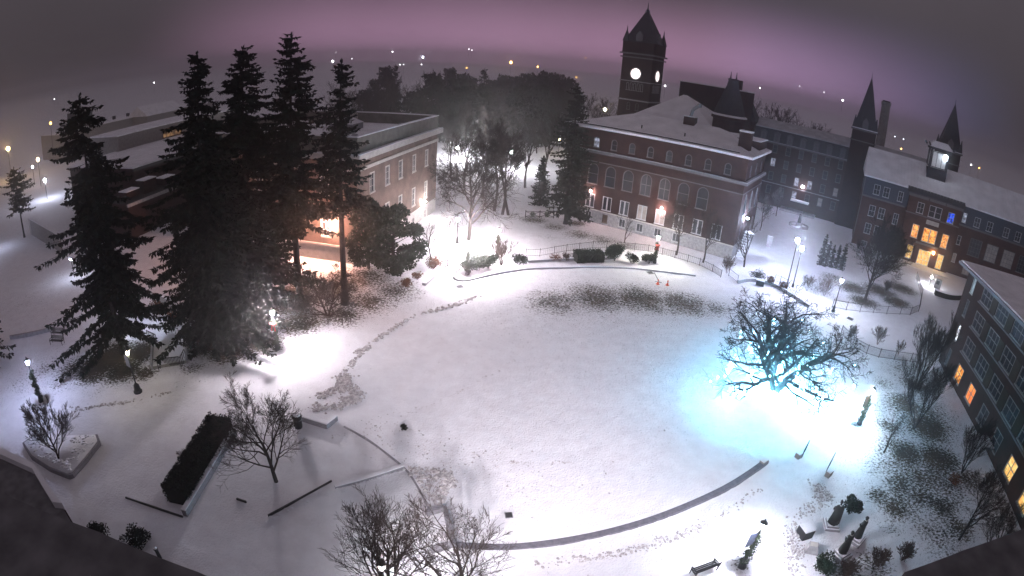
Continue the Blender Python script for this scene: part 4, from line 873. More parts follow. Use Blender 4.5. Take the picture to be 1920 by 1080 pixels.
g = top_at(370, 97, 53); place_tree('spruce_tree', conifer_mesh(28.2, 6.6, 12, dens=1.5, droop=.4, irregular=.5, pw=.66, z0=.05), g, 1.3, 'tall narrow-topped black spruce at the left of the dense clump')
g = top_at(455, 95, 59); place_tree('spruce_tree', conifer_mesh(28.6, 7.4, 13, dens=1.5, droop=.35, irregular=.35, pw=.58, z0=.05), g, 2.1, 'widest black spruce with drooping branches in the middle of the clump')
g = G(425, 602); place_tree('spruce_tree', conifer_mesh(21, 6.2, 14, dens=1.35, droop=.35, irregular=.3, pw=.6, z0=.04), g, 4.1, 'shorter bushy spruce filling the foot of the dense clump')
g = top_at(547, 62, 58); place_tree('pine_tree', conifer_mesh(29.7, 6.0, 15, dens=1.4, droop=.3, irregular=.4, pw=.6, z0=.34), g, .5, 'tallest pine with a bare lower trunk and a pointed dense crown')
g = top_at(640, 108, 58); place_tree('pine_tree', conifer_mesh(26.7, 3.6, 16, dens=1.2, droop=.35, irregular=.45, pw=.45, z0=.44, gap=.55), g, 3.5, 'slim pine with a bare straight trunk in front of the library corner')
g = G(1060, 420); place_tree('fir_tree', conifer_mesh(24.0, 5.0, 17, dens=.95, droop=.3, irregular=.4, pw=.55, z0=.10, mat_=NEEDLEF, gap=.6), g, .9, 'large ragged fir with drooping boughs beside the brick hall')
g = G(1005, 415); place_tree('fir_tree', conifer_mesh(9.5, 2.2, 18, dens=.9, mat_=NEEDLEF, z0=.05, gap=.5), G(1012, 385), .9, 'small dark fir tucked behind the wreathed barrier')
g = G(46, 445); place_tree('pine_tree', conifer_mesh(13.5, 3.4, 19, dens=.9, droop=.2, irregular=.5, pw=.35, z0=.42, mat_=NEEDLEF), g, 0, 'lone slender pine with a bare stem by the retaining wall')
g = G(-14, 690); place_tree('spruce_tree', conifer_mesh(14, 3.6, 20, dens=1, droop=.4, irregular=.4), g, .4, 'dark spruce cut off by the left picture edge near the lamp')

def leaf_cloud(name, centers, n, size, mat_, seed, squash=1.0, aspect=.35):
    """leaf clumps: centers = [(x, y, z, r)], leaves fill each clump's outer volume"""
    rng = np.random.RandomState(seed); P = []
    C = np.array(centers); w = C[:, 3] ** 2; idx = rng.choice(len(C), n, p=w / w.sum())
    u = rng.normal(0, 1, (n, 3)); u /= np.linalg.norm(u, axis=1)[:, None]; rr = rng.rand(n) ** .38
    P = C[idx, :3] + u * (C[idx, 3] * rr)[:, None] * np.array([1, 1, squash])
    D = u + rng.normal(0, .6, (n, 3)); D /= np.linalg.norm(D, axis=1)[:, None]
    S = np.cross(D, rng.normal(0, 1, (n, 3))); S /= np.linalg.norm(S, axis=1)[:, None] + 1e-6
    L = rng.uniform(.6, 1.4, n) * size
    return quads_mesh(name, P, D, L, L * aspect, S, mat_)
def round_pine(h, r, seed, mat_=YEW, n=9000, size=.30):
    rng = random.Random(seed); cen = []
    tr = MB(); tr.tube((0, 0, -.2), (0, 0, h * .45), h * .026, h * .02, 8); tr.tube((0, 0, h * .45), (.1, .1, h * .9), h * .02, .03, 6)
    for k in range(60):
        t = rng.uniform(.12, 1); a = rng.uniform(0, 6.283); prof = math.sin(min(1, (t - .05) * 1.12) * math.pi * .82 + .35) ** .8
        rad = r * prof * rng.uniform(.55, 1.0); c = (rad * math.cos(a), rad * math.sin(a), h * t * .96)
        cen.append((*c, rng.uniform(.55, 1.0) * r * .30)); tr.tube((0, 0, max(.3, c[2] - rad * .35)), c, .07, .02, 4)
    return tr.mesh('trunk', BARKD), leaf_cloud('crown', cen, n, size, mat_, seed, .75)
place_tree('round_pine', round_pine(9.7, 3.5, 21, n=15000), G(738, 516), 0, 'round dense evergreen at the right of the pair by the library')
place_tree('round_pine', round_pine(9.3, 3.2, 22, n=13000), G(691, 503), 1, 'round dense evergreen at the left of the pair, nearer the slim pine')

# ------------------------------------------------------------------ bare trees
def bare_mesh(h, seed, trunk=.25, spread=.75, levels=4, kids=(4, 6), wig=.18, up=.12, thick=1.0, mat_=BARK, minr=.009, clear=.15, low=False, stems=1, flat=1.0):
    rng = random.Random(seed); tr = MB(); cr = MB()
    def rnd(): return Vector((rng.gauss(0, 1), rng.gauss(0, 1), rng.gauss(0, 1)))
    def grow(p, d, ln, r, lev):
        ns = 6 if lev == 0 else (4 if lev < levels else 3); pts = [(p, r, d)]
        for s in range(ns):
            d = (d + rnd() * wig * (1 if lev else .35) + Vector((0, 0, up * (1 if lev else 0)))).normalized()
            q = p + d * (ln / ns); ra = max(minr, r * (1 - .7 * s / ns)); rb = max(minr * .8, r * (1 - .7 * (s + 1) / ns))
            (tr if lev <= 1 else cr).tube(p, q, ra, rb, 7 if ra > .1 else (5 if ra > .04 else 3))
            p = q; pts.append((q, rb, d))
        if lev >= levels: return
        n = rng.randint(*kids) if lev else int(rng.randint(*kids) * 1.9)
        lo = (clear if lev == 0 else .22)
        for k in range(n):
            f = lo + (1 - lo) * (k + rng.random()) / n; i = min(int(f * ns), ns - 1); u = f * ns - i
            o = pts[i][0].lerp(pts[i + 1][0], u); rr = pts[i][1] + (pts[i + 1][1] - pts[i][1]) * u; dd0 = pts[i + 1][2]
            ax = rnd().cross(dd0).normalized(); an = spread * rng.uniform(.65, 1.25); dd = (dd0 * math.cos(an) + ax * math.sin(an)).normalized()
            if lev == 0 and dd.z < .05: dd.z = abs(dd.z) + .05
            if flat != 1.0: dd.z *= flat; dd.normalize()
            cl = ln * rng.uniform(.45, .72) * (1.15 - .55 * f) * (1.2 if lev == 0 else 1)
            grow(o, dd, cl, max(minr, rr * rng.uniform(.5, .72)), lev + 1)
    for k in range(stems):
        a = 6.283 * k / stems + rng.uniform(-.3, .3); d0 = Vector((math.cos(a) * .3, math.sin(a) * .3, 1)).normalized() if stems > 1 else Vector((0, 0, 1))
        grow(Vector((0, 0, -.2)), d0, h * (.78 if not low else .5), h * .022 * thick / (stems ** .4), 0)
    zs = max(v[2] for v in cr.v); k = h / zs
    for m in (tr, cr): m.v = [(x * k, y * k, z * k) for x, y, z in m.v]
    return tr.mesh('trunk', mat_), cr.mesh('crown', mat_)
oak = bare_mesh(16.5, 31, spread=.78, levels=4, kids=(6, 9), clear=.2, up=.06, minr=.022)
place_tree('oak_tree', oak, G(879, 449), 0, 'wide bare oak with a low crooked limb on the bright snow beyond the field')
tall = bare_mesh(15, 32, spread=.5, levels=4, kids=(5, 7), clear=.45, up=.15, minr=.03)
thin = bare_mesh(13, 33, spread=.6, levels=4, kids=(5, 6), clear=.3, up=.12, minr=.024)
for px, m, s, rz, lean, lab in (((942, 402), tall, 1.05, 0, (0, .12, 0), 'straight bare tree at the crest of the brown grass bank'), ((953, 403), tall, 1.0, 2, (-.05, .42, 0), 'bare tree leaning hard towards the ragged fir'), ((927, 395), thin, 1.15, 1, (0, .15, 0), 'bare tree just left of the leaning one on the bank'),
      ((905, 372), tall, 1.1, 3, None, 'bare tree behind the wide oak by the driveway'), ((870, 352), thin, 1.2, 4, None, 'bare tree at the bend of the driveway beside the library'), ((985, 352), thin, 1.3, 5, None, 'bare tree behind the leaning tree near the ragged fir'), ((845, 330), tall, 1.1, 1.5, None, 'bare tree close to the library far corner'), ((1020, 340), tall, 1.1, 2.7, None, 'bare tree behind the small dark fir')):
    place_tree('bare_tree', m, G(*px), rz, lab, lean=lean, s=s)
place_tree('young_tree', bare_mesh(6.2, 34, spread=.55, levels=3, kids=(4, 6), clear=.3, up=.2, minr=.010), G(808, 486), 0, 'young bare tree beside the steps left of the clipped shrubs', s=1.0)
# foreground and left trees
place_tree('bare_tree', bare_mesh(8.7, 35, spread=.72, levels=4, kids=(6, 8), up=.10, minr=.010, clear=.15), G(518, 903), 0, 'small bare tree with dark fine twigs in the planter by the litter bin')
place_tree('bare_tree', bare_mesh(6.6, 36, spread=.5, levels=4, kids=(6, 8), up=.16, minr=.010, clear=.15), G(113, 868), 0, 'small bare tree lit from behind in the heart-shaped bed')
place_tree('bare_tree', bare_mesh(10.5, 37, spread=.60, levels=4, kids=(5, 7), up=.10, minr=.010, clear=.2), G(872, 938, 10.0) * 1 - Vector((0, 0, 10.0)), .5, 'bare foreground tree over the stone edging at the front of the field')
place_tree('bare_tree', bare_mesh(9.6, 38, spread=.60, levels=4, kids=(5, 7), up=.10, minr=.010, clear=.2), G(716, 958, 9.2) - Vector((0, 0, 9.2)), 1.5, 'bare foreground tree wrapped round the capped lamp post')
place_tree('bare_tree', bare_mesh(6.0, 39, spread=.8, levels=4, kids=(5, 7), stems=2, up=.03, minr=.010, clear=.0, low=True), G(615, 592), .5, 'low forked bare tree under the tall pines', s=1.0)
# right side
upr = bare_mesh(9.5, 40, spread=.32, levels=4, kids=(5, 7), up=.22, minr=.011, clear=.08, stems=3, mat_=BARKD)
place_tree('upright_tree', upr, G(1716, 728), 0, 'upright bare tree with many rising stems at the dormitory corner')
place_tree('upright_tree', upr, G(1714, 803), 2.0, 'upright bare tree with a leaning trunk below the orange window', lean=(.1, .12, 0), s=.8)
place_tree('upright_tree', bare_mesh(4.6, 41, spread=.4, levels=3, kids=(3, 5), up=.2, minr=.009), G(1658, 848), 1, 'thin sapling in the snowy grass beside the garlanded lamp')
place_tree('upright_tree', upr, G(1803, 887), 3.0, 'dark bare tree under the first floor windows by the door canopy', s=.62)
dk = bare_mesh(7.5, 42, spread=.65, levels=4, kids=(6, 8), up=.08, minr=.010, mat_=BARKD)
place_tree('bare_tree', dk, G(1798, 1012), 1.0, 'dark spreading bare tree beyond the brown shrubs near the dormitory wall')
place_tree('bare_tree', dk, G(1850, 1062), 2.6, 'dark bare tree at the roof ledge corner by the dormitory', s=.9)
place_tree('bare_tree', bare_mesh(13.5, 43, spread=.65, levels=4, kids=(7, 9), up=.10, minr=.024, mat_=BARKD, clear=.15), G(1622, 562), .3, 'big dark twiggy tree in front of the lit entrance hall')
place_tree('bare_tree', bare_mesh(9.0, 44, spread=.55, levels=3, kids=(5, 7), up=.18, minr=.02), G(1395, 500), .3, 'bare tree at the foot of the outside stair of the brick hall')
place_tree('bare_tree', thin, G(1268, 478), 1, 'dark trunked bare tree right of the lamp at the brick hall', s=.75)
place_tree('bare_tree', thin, G(1318, 492), 2, 'dark trunked bare tree nearer the end of the brick hall', s=.7)
place_tree('young_tree', bare_mesh(5.5, 45, spread=.6, levels=3, kids=(3, 5), minr=.016), G(1171, 455), 0, 'small bare tree before the stone base of the brick hall')
place_tree('bare_tree', thin, G(1425, 432), 2, 'bare courtyard tree beside the grey pillar', s=.6)
place_tree('bare_tree', thin, G(1455, 405), 0, 'bare courtyard tree left of the round fountain', s=.55)

# ------------------------------------------------------------------ the illuminated tree
lit_loc = G(1452, 732)
lit = bare_mesh(10.2, 56, spread=.82, levels=4, kids=(4, 6), wig=.27, up=.03, minr=.012, thick=2.2, low=True, mat_=BARKD, clear=.15, stems=4, flat=.8)
for m_ in lit:                            # a broad crown, twice as wide as high
    co = np.empty(len(m_.vertices) * 3, np.float32); m_.vertices.foreach_get('co', co); co = co.reshape(-1, 3); w_ = np.clip((co[:, 2] - .6) / 2.5, 0, 1)
    co[:, :2] *= (1 + .12 * w_)[:, None]; co[:, 0] -= .9 * w_ * math.cos(.4); co[:, 1] += .9 * w_ * math.sin(.4); m_.vertices.foreach_set('co', co.ravel()); m_.update()
place_tree('illuminated_tree', lit, lit_loc, .4, 'broad gnarled bare tree hung with glowing cyan string lights')
rng = random.Random(4); mb = MB(); bulbs = []
cv = [Vector(v.co) for v in lit[1].vertices]
low = [v for v in cv if 1.0 < v.z < 5.4 and v.xy.length > 2.6]
anch = rng.sample(low, min(38, len(low)))
wires = MB()
for a in anch:
    ln = rng.uniform(.5, 1.5); p = a.copy(); dr = Vector((rng.gauss(0, .3), rng.gauss(0, .3), -1)).normalized(); end = p + dr * min(ln, p.z - .25); n = max(2, int((end - p).length / .34))
    wires.tube(p, end, .006, .006, 3)
    for k in range(n): bulbs.append(p.lerp(end, k / n))
for v in rng.sample([v for v in cv if v.z < 3.6], 80): bulbs.append(v)      # wound along the lower boughs
for k in range(150):                     # spiral round trunk and fork
    t = k / 150; z = .15 + t * 2.6; a = t * 60; rr = .34 - .05 * t; bulbs.append(Vector((rr * math.cos(a), rr * math.sin(a), z)))
for k in range(130):                     # net laid at the foot
    a = rng.uniform(0, 6.28); r_ = rng.uniform(.5, 2.6); bulbs.append(Vector((r_ * math.cos(a), r_ * math.sin(a) * .8, .12)))
for p in bulbs: mb.lathe([(.004, -.026), (.026, 0), (.004, .026)], 4, tuple(p))
sl = empty('string_lights', lit_loc, .4, 'cyan white string lights hanging through the broad gnarled tree', 'string lights')
tree_glow = mb.build('bulbs', lampmat('string_bulb', (.18, .66, 1.0), 3700), sl); tree_glow['kind'] = 'stuff'
wires.build('wires', METAL, sl)['kind'] = 'stuff'

# ------------------------------------------------------------------ far woods and horizon trees
wa = conifer_mesh(22, 4.2, 61, dens=.45, gap=1.0, tw=2.0, mat_=NEEDLEF, br_per=4, pw=.6); wb = round_pine(20, 6.5, 62, mat_=NEEDLEF, n=4200, size=.95)
wc = bare_mesh(19, 63, spread=.55, levels=4, kids=(4, 5), up=.12, minr=.035, clear=.3)
rng = random.Random(77); GRP = 'trees of the hazy far wood'
LW = ('pointed conifer in the hazy wood beyond the library', 'rounded pine in the hazy wood beyond the library', 'bare leafless tree in the hazy wood beyond the library')
for px, ty, k in ((700, 150, 0), (718, 128, 1), (738, 120, 0), (760, 160, 2), (785, 150, 2), (800, 128, 2), (820, 140, 2), (845, 132, 1), (868, 140, 1), (885, 145, 1), (905, 127, 0), (925, 150, 1), (945, 142, 1), (965, 148, 1), (985, 140, 1), (1005, 142, 1), (1025, 136, 1), (1045, 140, 1), (1062, 148, 1), (1080, 152, 0), (680, 170, 1), (660, 165, 2), (640, 150, 2)):
    for row in range(2):
        d = 225 - row * 38 + rng.uniform(-8, 8); p = at_dist(px + rng.uniform(-5, 5) + row * 11, ty + row * 16 + rng.uniform(-3, 3), d)
        zb = -2.2; kk = k if row == 0 else rng.choice((2, 2, 2, 1)); m = (wa, wb, wc)[kk]; hh = p.z - zb
        e = place_tree('wood_tree', m, (p.x, p.y, zb), rng.uniform(0, 6.28), LW[kk], 'tree', GRP, s=1, sz=hh / (22, 20, 19)[kk]); e.scale = (rng.uniform(.85, 1.15), rng.uniform(.85, 1.15), hh / (22, 20, 19)[kk])
for k in range(11):                       # trunks along the bright far road
    px = 836 + k * 21 + rng.uniform(-5, 5); py = rng.uniform(262, 305); g = G(px, py)
    place_tree('road_tree', wc, g, rng.uniform(0, 6.28), 'bare tree along the bright snowy road behind the oak', 'tree', 'bare trees along the far road', s=rng.uniform(.55, .8))
for px, ty, d, lab in ((1130, 178, 190, 'bare tree beyond the ragged fir with a yellow light behind'), (1150, 186, 200, 'bare tree close behind the clock tower'), (1418, 178, 190, 'bare tree rising behind the conical turret'), (1470, 196, 190, 'round bare tree above the mansard hall roof'), (1485, 198, 195, 'second round bare tree above the mansard hall roof'), (1530, 226, 185, 'low bare tree above the mansard hall roof near the spire'), (1550, 232, 185, 'lowest bare tree above the roof, nearest the spire'), (1444, 212, 190, 'small tree tip above the mansard hall roof')):
    p = at_dist(px, ty, d); place_tree('horizon_tree', wc, (p.x, p.y, -2), rng.uniform(0, 6), lab, s=(p.z + 2) / 19)

# ------------------------------------------------------------------ shrubs and hedges
def shrub(label, px, r, h, mat_, seed, n=900, size=.14, stems=6, name='shrub', sx=1.0, rz=0.0, balls=14):
    rng = random.Random(seed); cen = [(rng.uniform(-.6, .6) * r * sx, rng.uniform(-.6, .6) * r, h * rng.uniform(.4, .78), r * rng.uniform(.32, .5)) for _ in range(balls)]
    e = empty(name, G(*px), rz, label, 'shrub'); st = MB()
    for k in range(stems): a = rng.uniform(0, 6.28); q = rng.choice(cen); st.tube((math.cos(a) * .1, math.sin(a) * .1, -.1), (q[0], q[1], q[2]), .03, .012, 4)
    st.build('stem', BARKD, e); inst('foliage', leaf_cloud('foliage', cen, n, size, mat_, seed, .8), e)
    return e
def twiggy(label, px, h, seed, spread=.5, mat_=BARKB, name='bare_shrub', stems=5, levels=3, kids=(3, 5), minr=.009):
    tr, cr = bare_mesh(h, seed, spread=spread, levels=levels, kids=kids, up=.12, minr=minr, stems=stems, mat_=mat_, thick=.6, low=True)
    e = empty(name, G(*px), 0, label, 'shrub'); inst('stem', tr, e); inst('twigs', cr, e); return e
def hedge(label, px, w, h, name='hedge', n=6000, size=.13, top=.12, seed=3, mat_=HEDGE):
    """clipped hedge along pixel polyline: solid core with leaves all round"""
    path = smooth_px(px, 5) if len(px) > 2 else [G(*px[0]).lerp(G(*px[1]), k / 6) for k in range(7)]
    e = empty(name, path[0], 0, label, 'hedge'); o = path[0]; p = [q - o for q in path]
    mb = MB(); strip(mb, p, h * .86, w * .84, -.1); mb.build('core', mat('hedge_inside', (.006, .008, .005), 1), e)
    rng = np.random.RandomState(seed); P = []; D = []
    for k in range(n):
        t = rng.rand() * (len(p) - 1); i = min(int(t), len(p) - 2); q = p[i].lerp(p[i + 1], t - i); d = (p[i + 1] - p[i]).normalized(); r_ = np.array([d.y, -d.x, 0])
        a = rng.rand()
        if a < .5: o_ = rng.uniform(-w / 2, w / 2); z = h * rng.uniform(.84, 1.02) + top * math.sin(t * 7); nn = np.array([0, 0, 1.])
        else: sg = 1 if a < .75 else -1; o_ = sg * w / 2 * rng.uniform(.82, 1.04); z = h * rng.rand() ** .8; nn = r_ * sg
        P.append(np.array([q.x, q.y, 0]) + r_ * o_ + np.array([0, 0, z])); dd = nn + rng.normal(0, .7, 3); D.append(dd / np.linalg.norm(dd))
    P, D = np.array(P), np.array(D); S = np.cross(D, rng.normal(0, 1, D.shape)); S /= np.linalg.norm(S, axis=1)[:, None]; L = rng.uniform(.6, 1.5, n) * size
    inst('foliage', quads_mesh('foliage', P, D, L, L * .38, S, mat_), e); return e
hedge('long black clipped hedge in the left planter bed', [(335, 945), (375, 878), (418, 806)], 1.9, 1.5, n=11000)
hedge('clipped evergreen hedge along the iron fence at the far field edge', [(1078, 490), (1100, 489), (1128, 488)], 2.0, 1.35, n=5000, mat_=YEW)
shrub('large round clipped bush at the right end of the fence hedge', (1152, 489), 1.7, 2.6, YEW, 71, 4500, .16, balls=26)
for lab, px, s_ in (('rounded clipped bush touching the garlanded lamp at the steps', (881, 512), 65), ('rounded clipped bush in the middle of the row of three', (897, 507), 66), ('rounded clipped bush beside the tall brown twiggy shrub', (915, 503), 67)): shrub(lab, px, 1.25, 2.0, YEW, s_, 3000, .15, balls=22)
for lab, px, r, h, m, s, n in (('low round evergreen bush right of the brown twiggy shrub', (973, 496), 1.2, 1.5, YEW, 72, 1800), ('small dark bush below the hall lamp, right of two', (1216, 494), 1.2, 1.6, YEW, 73, 2200), ('small dark bush below the hall lamp, left of two', (1186, 494), 1.1, 1.4, HEDGE, 74, 1500), ('leafy bush at the left of the steps by the young tree', (812, 505), 1.2, 1.8, LEAF, 75, 1500), ('low dark bush at the path edge by the round evergreens', (762, 538), .9, .9, LEAF, 76, 900), ('small brown bush above the low dark bush', (782, 524), .7, 1.0, LEAF, 77, 700), ('low grey shrub left of the fence hedge', (1040, 488), 1.0, .8, LEAF, 78, 500),
      ('round yew ball behind the stooping statue', (1592, 962), .75, 1.5, YEW, 79, 2400), ('bright green conifer shrub at the bottom beside the statues', (1541, 1070), .85, 1.15, YEW, 80, 2200), ('small snowy round bush alone on the open field', (758, 804), .28, .32, HEDGE, 81, 220), ('brown shrub beside the snowy walk by the spruces, leftmost of three', (297, 580), .9, 1.0, LEAF, 82, 700), ('brown shrub in the middle of the three by the snowy walk', (306, 590), .8, .9, LEAF, 83, 600), ('brown shrub nearest the concrete wall by the snowy walk', (322, 598), .8, .8, LEAF, 84, 600), ('dark clipped shrubs along the near ledge, left one', (190, 1010), 1.0, 1.3, HEDGE, 85, 1600), ('dark clipped shrubs along the near ledge, right one', (262, 1020), 1.0, 1.2, HEDGE, 86, 1600),
      ('dark low shrub in the grass under the spruce clump', (438, 645), .7, 1.1, HEDGE, 87, 700), ('brownish bank shrub beside the fence gate', (1420, 524), 1.6, 1.2, HEDGE, 88, 1300), ('small dark shrub below the dormitory door canopy', (1785, 905), .8, .8, LEAF, 89, 500)):
    shrub(lab, px, r, h, m, s, n)
for lab, px, h, s, st in (('tall brown twiggy shrub with upright stems beside the clipped bushes', (940, 497), 4.0, 91, 8), ('low bare shrub along the fence left of the hedge', (1062, 489), 1.3, 92, 5), ('bare blue-lit shrub behind the curved fence', (1645, 646), 2.6, 93, 5), ('smaller bare shrub by the first post of the curved fence', (1596, 632), 1.9, 94, 4), ('faint bare shrub at the curved fence near the upright tree', (1684, 664), 2.0, 95, 4), ('brown feathery shrub right of the green conifer shrub', (1583, 1078), 1.5, 96, 9), ('brown feathery shrub in the middle of the front group', (1640, 1062), 1.8, 97, 9), ('brown feathery shrub at the right of the front group', (1690, 1050), 1.6, 98, 9),
      ('bare shrub below the outside stair by the fence corner', (1362, 512), 2.8, 99, 6), ('bare shrub beside the tall twin lamps', (1512, 545), 2.8, 100, 6), ('wide bare shrub between the twin lamps and the globe lamp', (1545, 555), 3.0, 101, 7), ('bare shrub on the bank under the dark twiggy tree', (1660, 548), 2.2, 102, 6), ('bare shrub lit by the ground floor window at the dormitory', (1850, 915), 1.8, 103, 6), ('low bare shrub beside the clipped long hedge', (352, 868), 1.3, 104, 4)):
    twiggy(lab, px, h, s, stems=st)
# pointed arborvitae row at the entrance hall
arb = conifer_mesh(4.6, .8, 110, dens=.9, gap=.28, tw=.55, mat_=HEDGE, z0=.03, br_per=4)
for k, px in enumerate(((1538, 497), (1547, 499), (1556, 501), (1566, 503), (1576, 506))):
    place_tree('arborvitae', arb, G(*px), k, ('slim pointed evergreen at the courtyard end of the row', 'second slim pointed evergreen of the row from the courtyard', 'middle slim pointed evergreen of the row of five', 'slim pointed evergreen next to the last by the entrance hall', 'slim pointed evergreen nearest the entrance hall wall')[k], 'tree', 'slim pointed evergreens in a row', s=(1.15, .95, .85, .9, 1.0)[k])
# ================================================================== lamps
def lamp_post(label, px, h=4.4, col=(1, .93, .97), power=900, garland=False, bow=False, banner=None, face=0.0, leaning=0.0, base_w=.22, wreath=False, added_shield=None):
    e = empty('street_lamp', G(*px), face, label, 'street lamp'); 
    MB().lathe([(base_w * 1.3, -.1), (base_w * 1.3, .15), (base_w, .25), (base_w * .8, .75), (.11, .95)], 10).build('base', METAL, e)
    MB().lathe([(.075, .9), (.06, h - .75), (.12, h - .70), (.05, h - .62)], 8).build('post', METAL, e)
    lan = MB().lathe([(.10, h - .64), (.15, h - .58), (.05, h - .55)], 8).build('lantern', METAL, e)
    MB().lathe([(.11, h - .56), (.21, h - .16)], 8).build('glass', lampmat('lamp_glow_%d_%d_%d_%d' % (power, *[int(c * 100) for c in col]), col, power), lan)
    MB().lathe([(.27, h - .15), (.24, h - .08), (.08, h + .06), (.02, h + .22)], 8).build('cap', METAL, lan)
    for k in range(4): a = k * math.pi / 2 + .39; MB().tube((.13 * math.cos(a), .13 * math.sin(a), h - .57), (.24 * math.cos(a), .24 * math.sin(a), h - .14), .014, .014, 4).build('lantern_bar', METAL, lan)
    if added_shield is not None:  # opaque plate added to block the lamp's light on one side
        n = 8; a0 = added_shield - face; pts = [(.245 * math.cos(a0 - 1.3 + 2.6 * k / n), .245 * math.sin(a0 - 1.3 + 2.6 * k / n)) for k in range(n + 1)]; mb = MB()
        for k in range(n): mb.prism([pts[k], pts[k + 1], (pts[k + 1][0] * 1.05, pts[k + 1][1] * 1.05), (pts[k][0] * 1.05, pts[k][1] * 1.05)], h - .62, h - .13)
        mb.build('added_light_block', METAL, lan)
    if garland:
        rng = random.Random(int(px[0])); cen = []
        for k in range(40): t = k / 40; a = t * 22; cen.append((.13 * math.cos(a), .13 * math.sin(a), .3 + t * (h - 1.5), .17 + .06 * rng.random()))
        inst('garland', leaf_cloud('garland', cen, 1500, .14, GARL, int(px[0]), 1.0, .25), e)
    if bow:
        mb = MB()
        for s in (-1, 1):
            mb.lump((s * .22, -.22, h - 1.45), .2, random.Random(3), .8); mb.bar((s * .08, -.24, h - 1.5), (s * .2, -.26, h - 2.2), .14, .04)
        mb.lump((0, -.26, h - 1.45), .1, random.Random(4), 1.0); mb.build('ribbon_bow', RED, e)
    if wreath:
        n = 14; cen = [(.45 * math.cos(6.28 * k / n), -.16, h - 1.7 + .45 * math.sin(6.28 * k / n), .16) for k in range(n)]; inst('wreath', leaf_cloud('wreath', cen, 700, .13, GARL, 9, 1, .3), e)
    if banner:
        b = MB().box(-.48, 0, h - 1.35, .72, .04, 1.1).build('banner', banner, e); MB().bar((-.84, 0, h - .78), (0, 0, h - .78), .03, .03).build('banner_arm', METAL, b); MB().bar((-.84, 0, h - 1.92), (0, 0, h - 1.92), .03, .03).build('banner_arm', METAL, b)
    return e
PINKW, BLUEW_, COOL = (1, .90, .96), (.70, .76, 1), (.86, .90, 1)
lamp_post('garlanded lamp post with a navy board near the dark statues', (1391, 1063), 4.3, (.86, .88, 1), 1900, garland=True, banner=NAVY, face=R(25))
lamp_post('garlanded lamp post with a small banner on the right lawn edge', (1611, 795), 4.1, (.70, .86, 1), 3600, added_shield=R(-25), garland=True, banner=WOOD, face=R(20), bow=False)
lamp_post('lamp post with a dark banner behind the heart-shaped bed', (77, 752), 4.5, (.60, .66, 1), 800, garland=True, face=R(-40))
lamp_post('dark lamp post with a pale panel beneath the crooked spruce', (259, 735), 4.4, (1, .86, .62), 160, banner=GREYM, face=R(-20), base_w=.34)
lamp_post('garlanded lamp post with a red bow at the path by the pines', (520, 656), 4.4, PINKW, 2800, added_shield=R(150), garland=True, bow=True)
lamp_post('garlanded lamp with a red bow in front of the brick hall', (1227, 493), 4.3, (1, .97, .86), 1500, garland=True, bow=True)
lamp_post('garlanded lamp post at the end of the clipped bush row by the steps', (876, 515), 4.2, PINKW, 3600, garland=True)
lamp_post('garlanded lamp post behind the brown twiggy shrub', (932, 482), 4.2, PINKW, 2600, garland=True)
lamp_post('lamp post half hidden under the oak branches', (857, 455), 4.0, PINKW, 2600)
lamp_post('capped lamp post inside the foreground bare tree', tuple(0 for _ in range(2)), 4.3, (.97, .94, 1), 2400) if False else None
e = lamp_post('capped lamp post inside the foreground bare tree', (700, 1079), 4.3, (.97, .94, 1), 2600, added_shield=R(172)); gl = G(715, 1056, 4.2); e.location = (gl.x, gl.y, 0)
lamp_post('round-lit lamp post right of the gnarled glowing tree', (1562, 584), 5.0, COOL, 900)
lamp_post('lamp post by the snowy walk behind the crooked spruce', (262, 628), 3.6, BLUEW_, 420)
def tall_lamp(label, px, h, power, col=(.62, .70, 1)):
    e = empty('tall_lamp', G(*px), 0, label, 'street lamp')
    MB().lathe([(.2, -.1), (.2, .4), (.1, .6), (.07, h - .5)], 8).build('pole', METAL, e); MB().lathe([(.16, h - .5), (.2, h - .42)], 10).build('collar', METAL, e)
    MB().lathe([(.14, h - .42), (.26, h - .2), (.26, h), (.14, h + .2)], 10).build('globe', lampmat('tall_glow_%d' % power, col, power), e); MB().lathe([(.2, h + .2), (.05, h + .3)], 10).build('cap', METAL, e)
tall_lamp('tall courtyard lamp, the higher of the twin poles', (1474, 541), 7.6, 1900); tall_lamp('tall courtyard lamp, the shorter of the twin poles', (1486, 538), 6.2, 1200)
# unseen floodlights added on the wall below the viewpoint to light the field evenly
for lab, loc, aim, pw, ang in (('unseen light added on the front wall to brighten the middle of the field', (0.6, 1.4, 18.5), (2.5, 52, 0), 58000, 60), ('unseen light added on the front wall to brighten the right of the field', (5.4, 1.6, 18.5), (10, 38, 0), 13000, 60)):
    d = Vector(aim) - Vector(loc); e = empty('added_floodlight', loc, math.atan2(d.y, d.x) - math.pi / 2, lab, 'added_floodlight'); tilt = math.atan2(-d.z, d.xy.length)
    mb = MB(); mb.bar((0, -.35, .2 * 1), (0, .0, 0), .5, .4); mb.build('housing', METAL, e); MB().box(0, -.6, .1, .12, .6, .12).build('bracket', METAL, e)
    ld = bpy.data.lights.new('lamp', 'SPOT'); ld.energy = pw; ld.spot_size = R(ang); ld.spot_blend = 1.0; ld.shadow_soft_size = .3; ld.color = (1, .91, 1)
    lo_ = bpy.data.objects.new('lamp', ld); lo_.location = (0, .12, 0); lo_.rotation_euler = (math.pi / 2 - tilt, 0, 0); link(lo_, e)
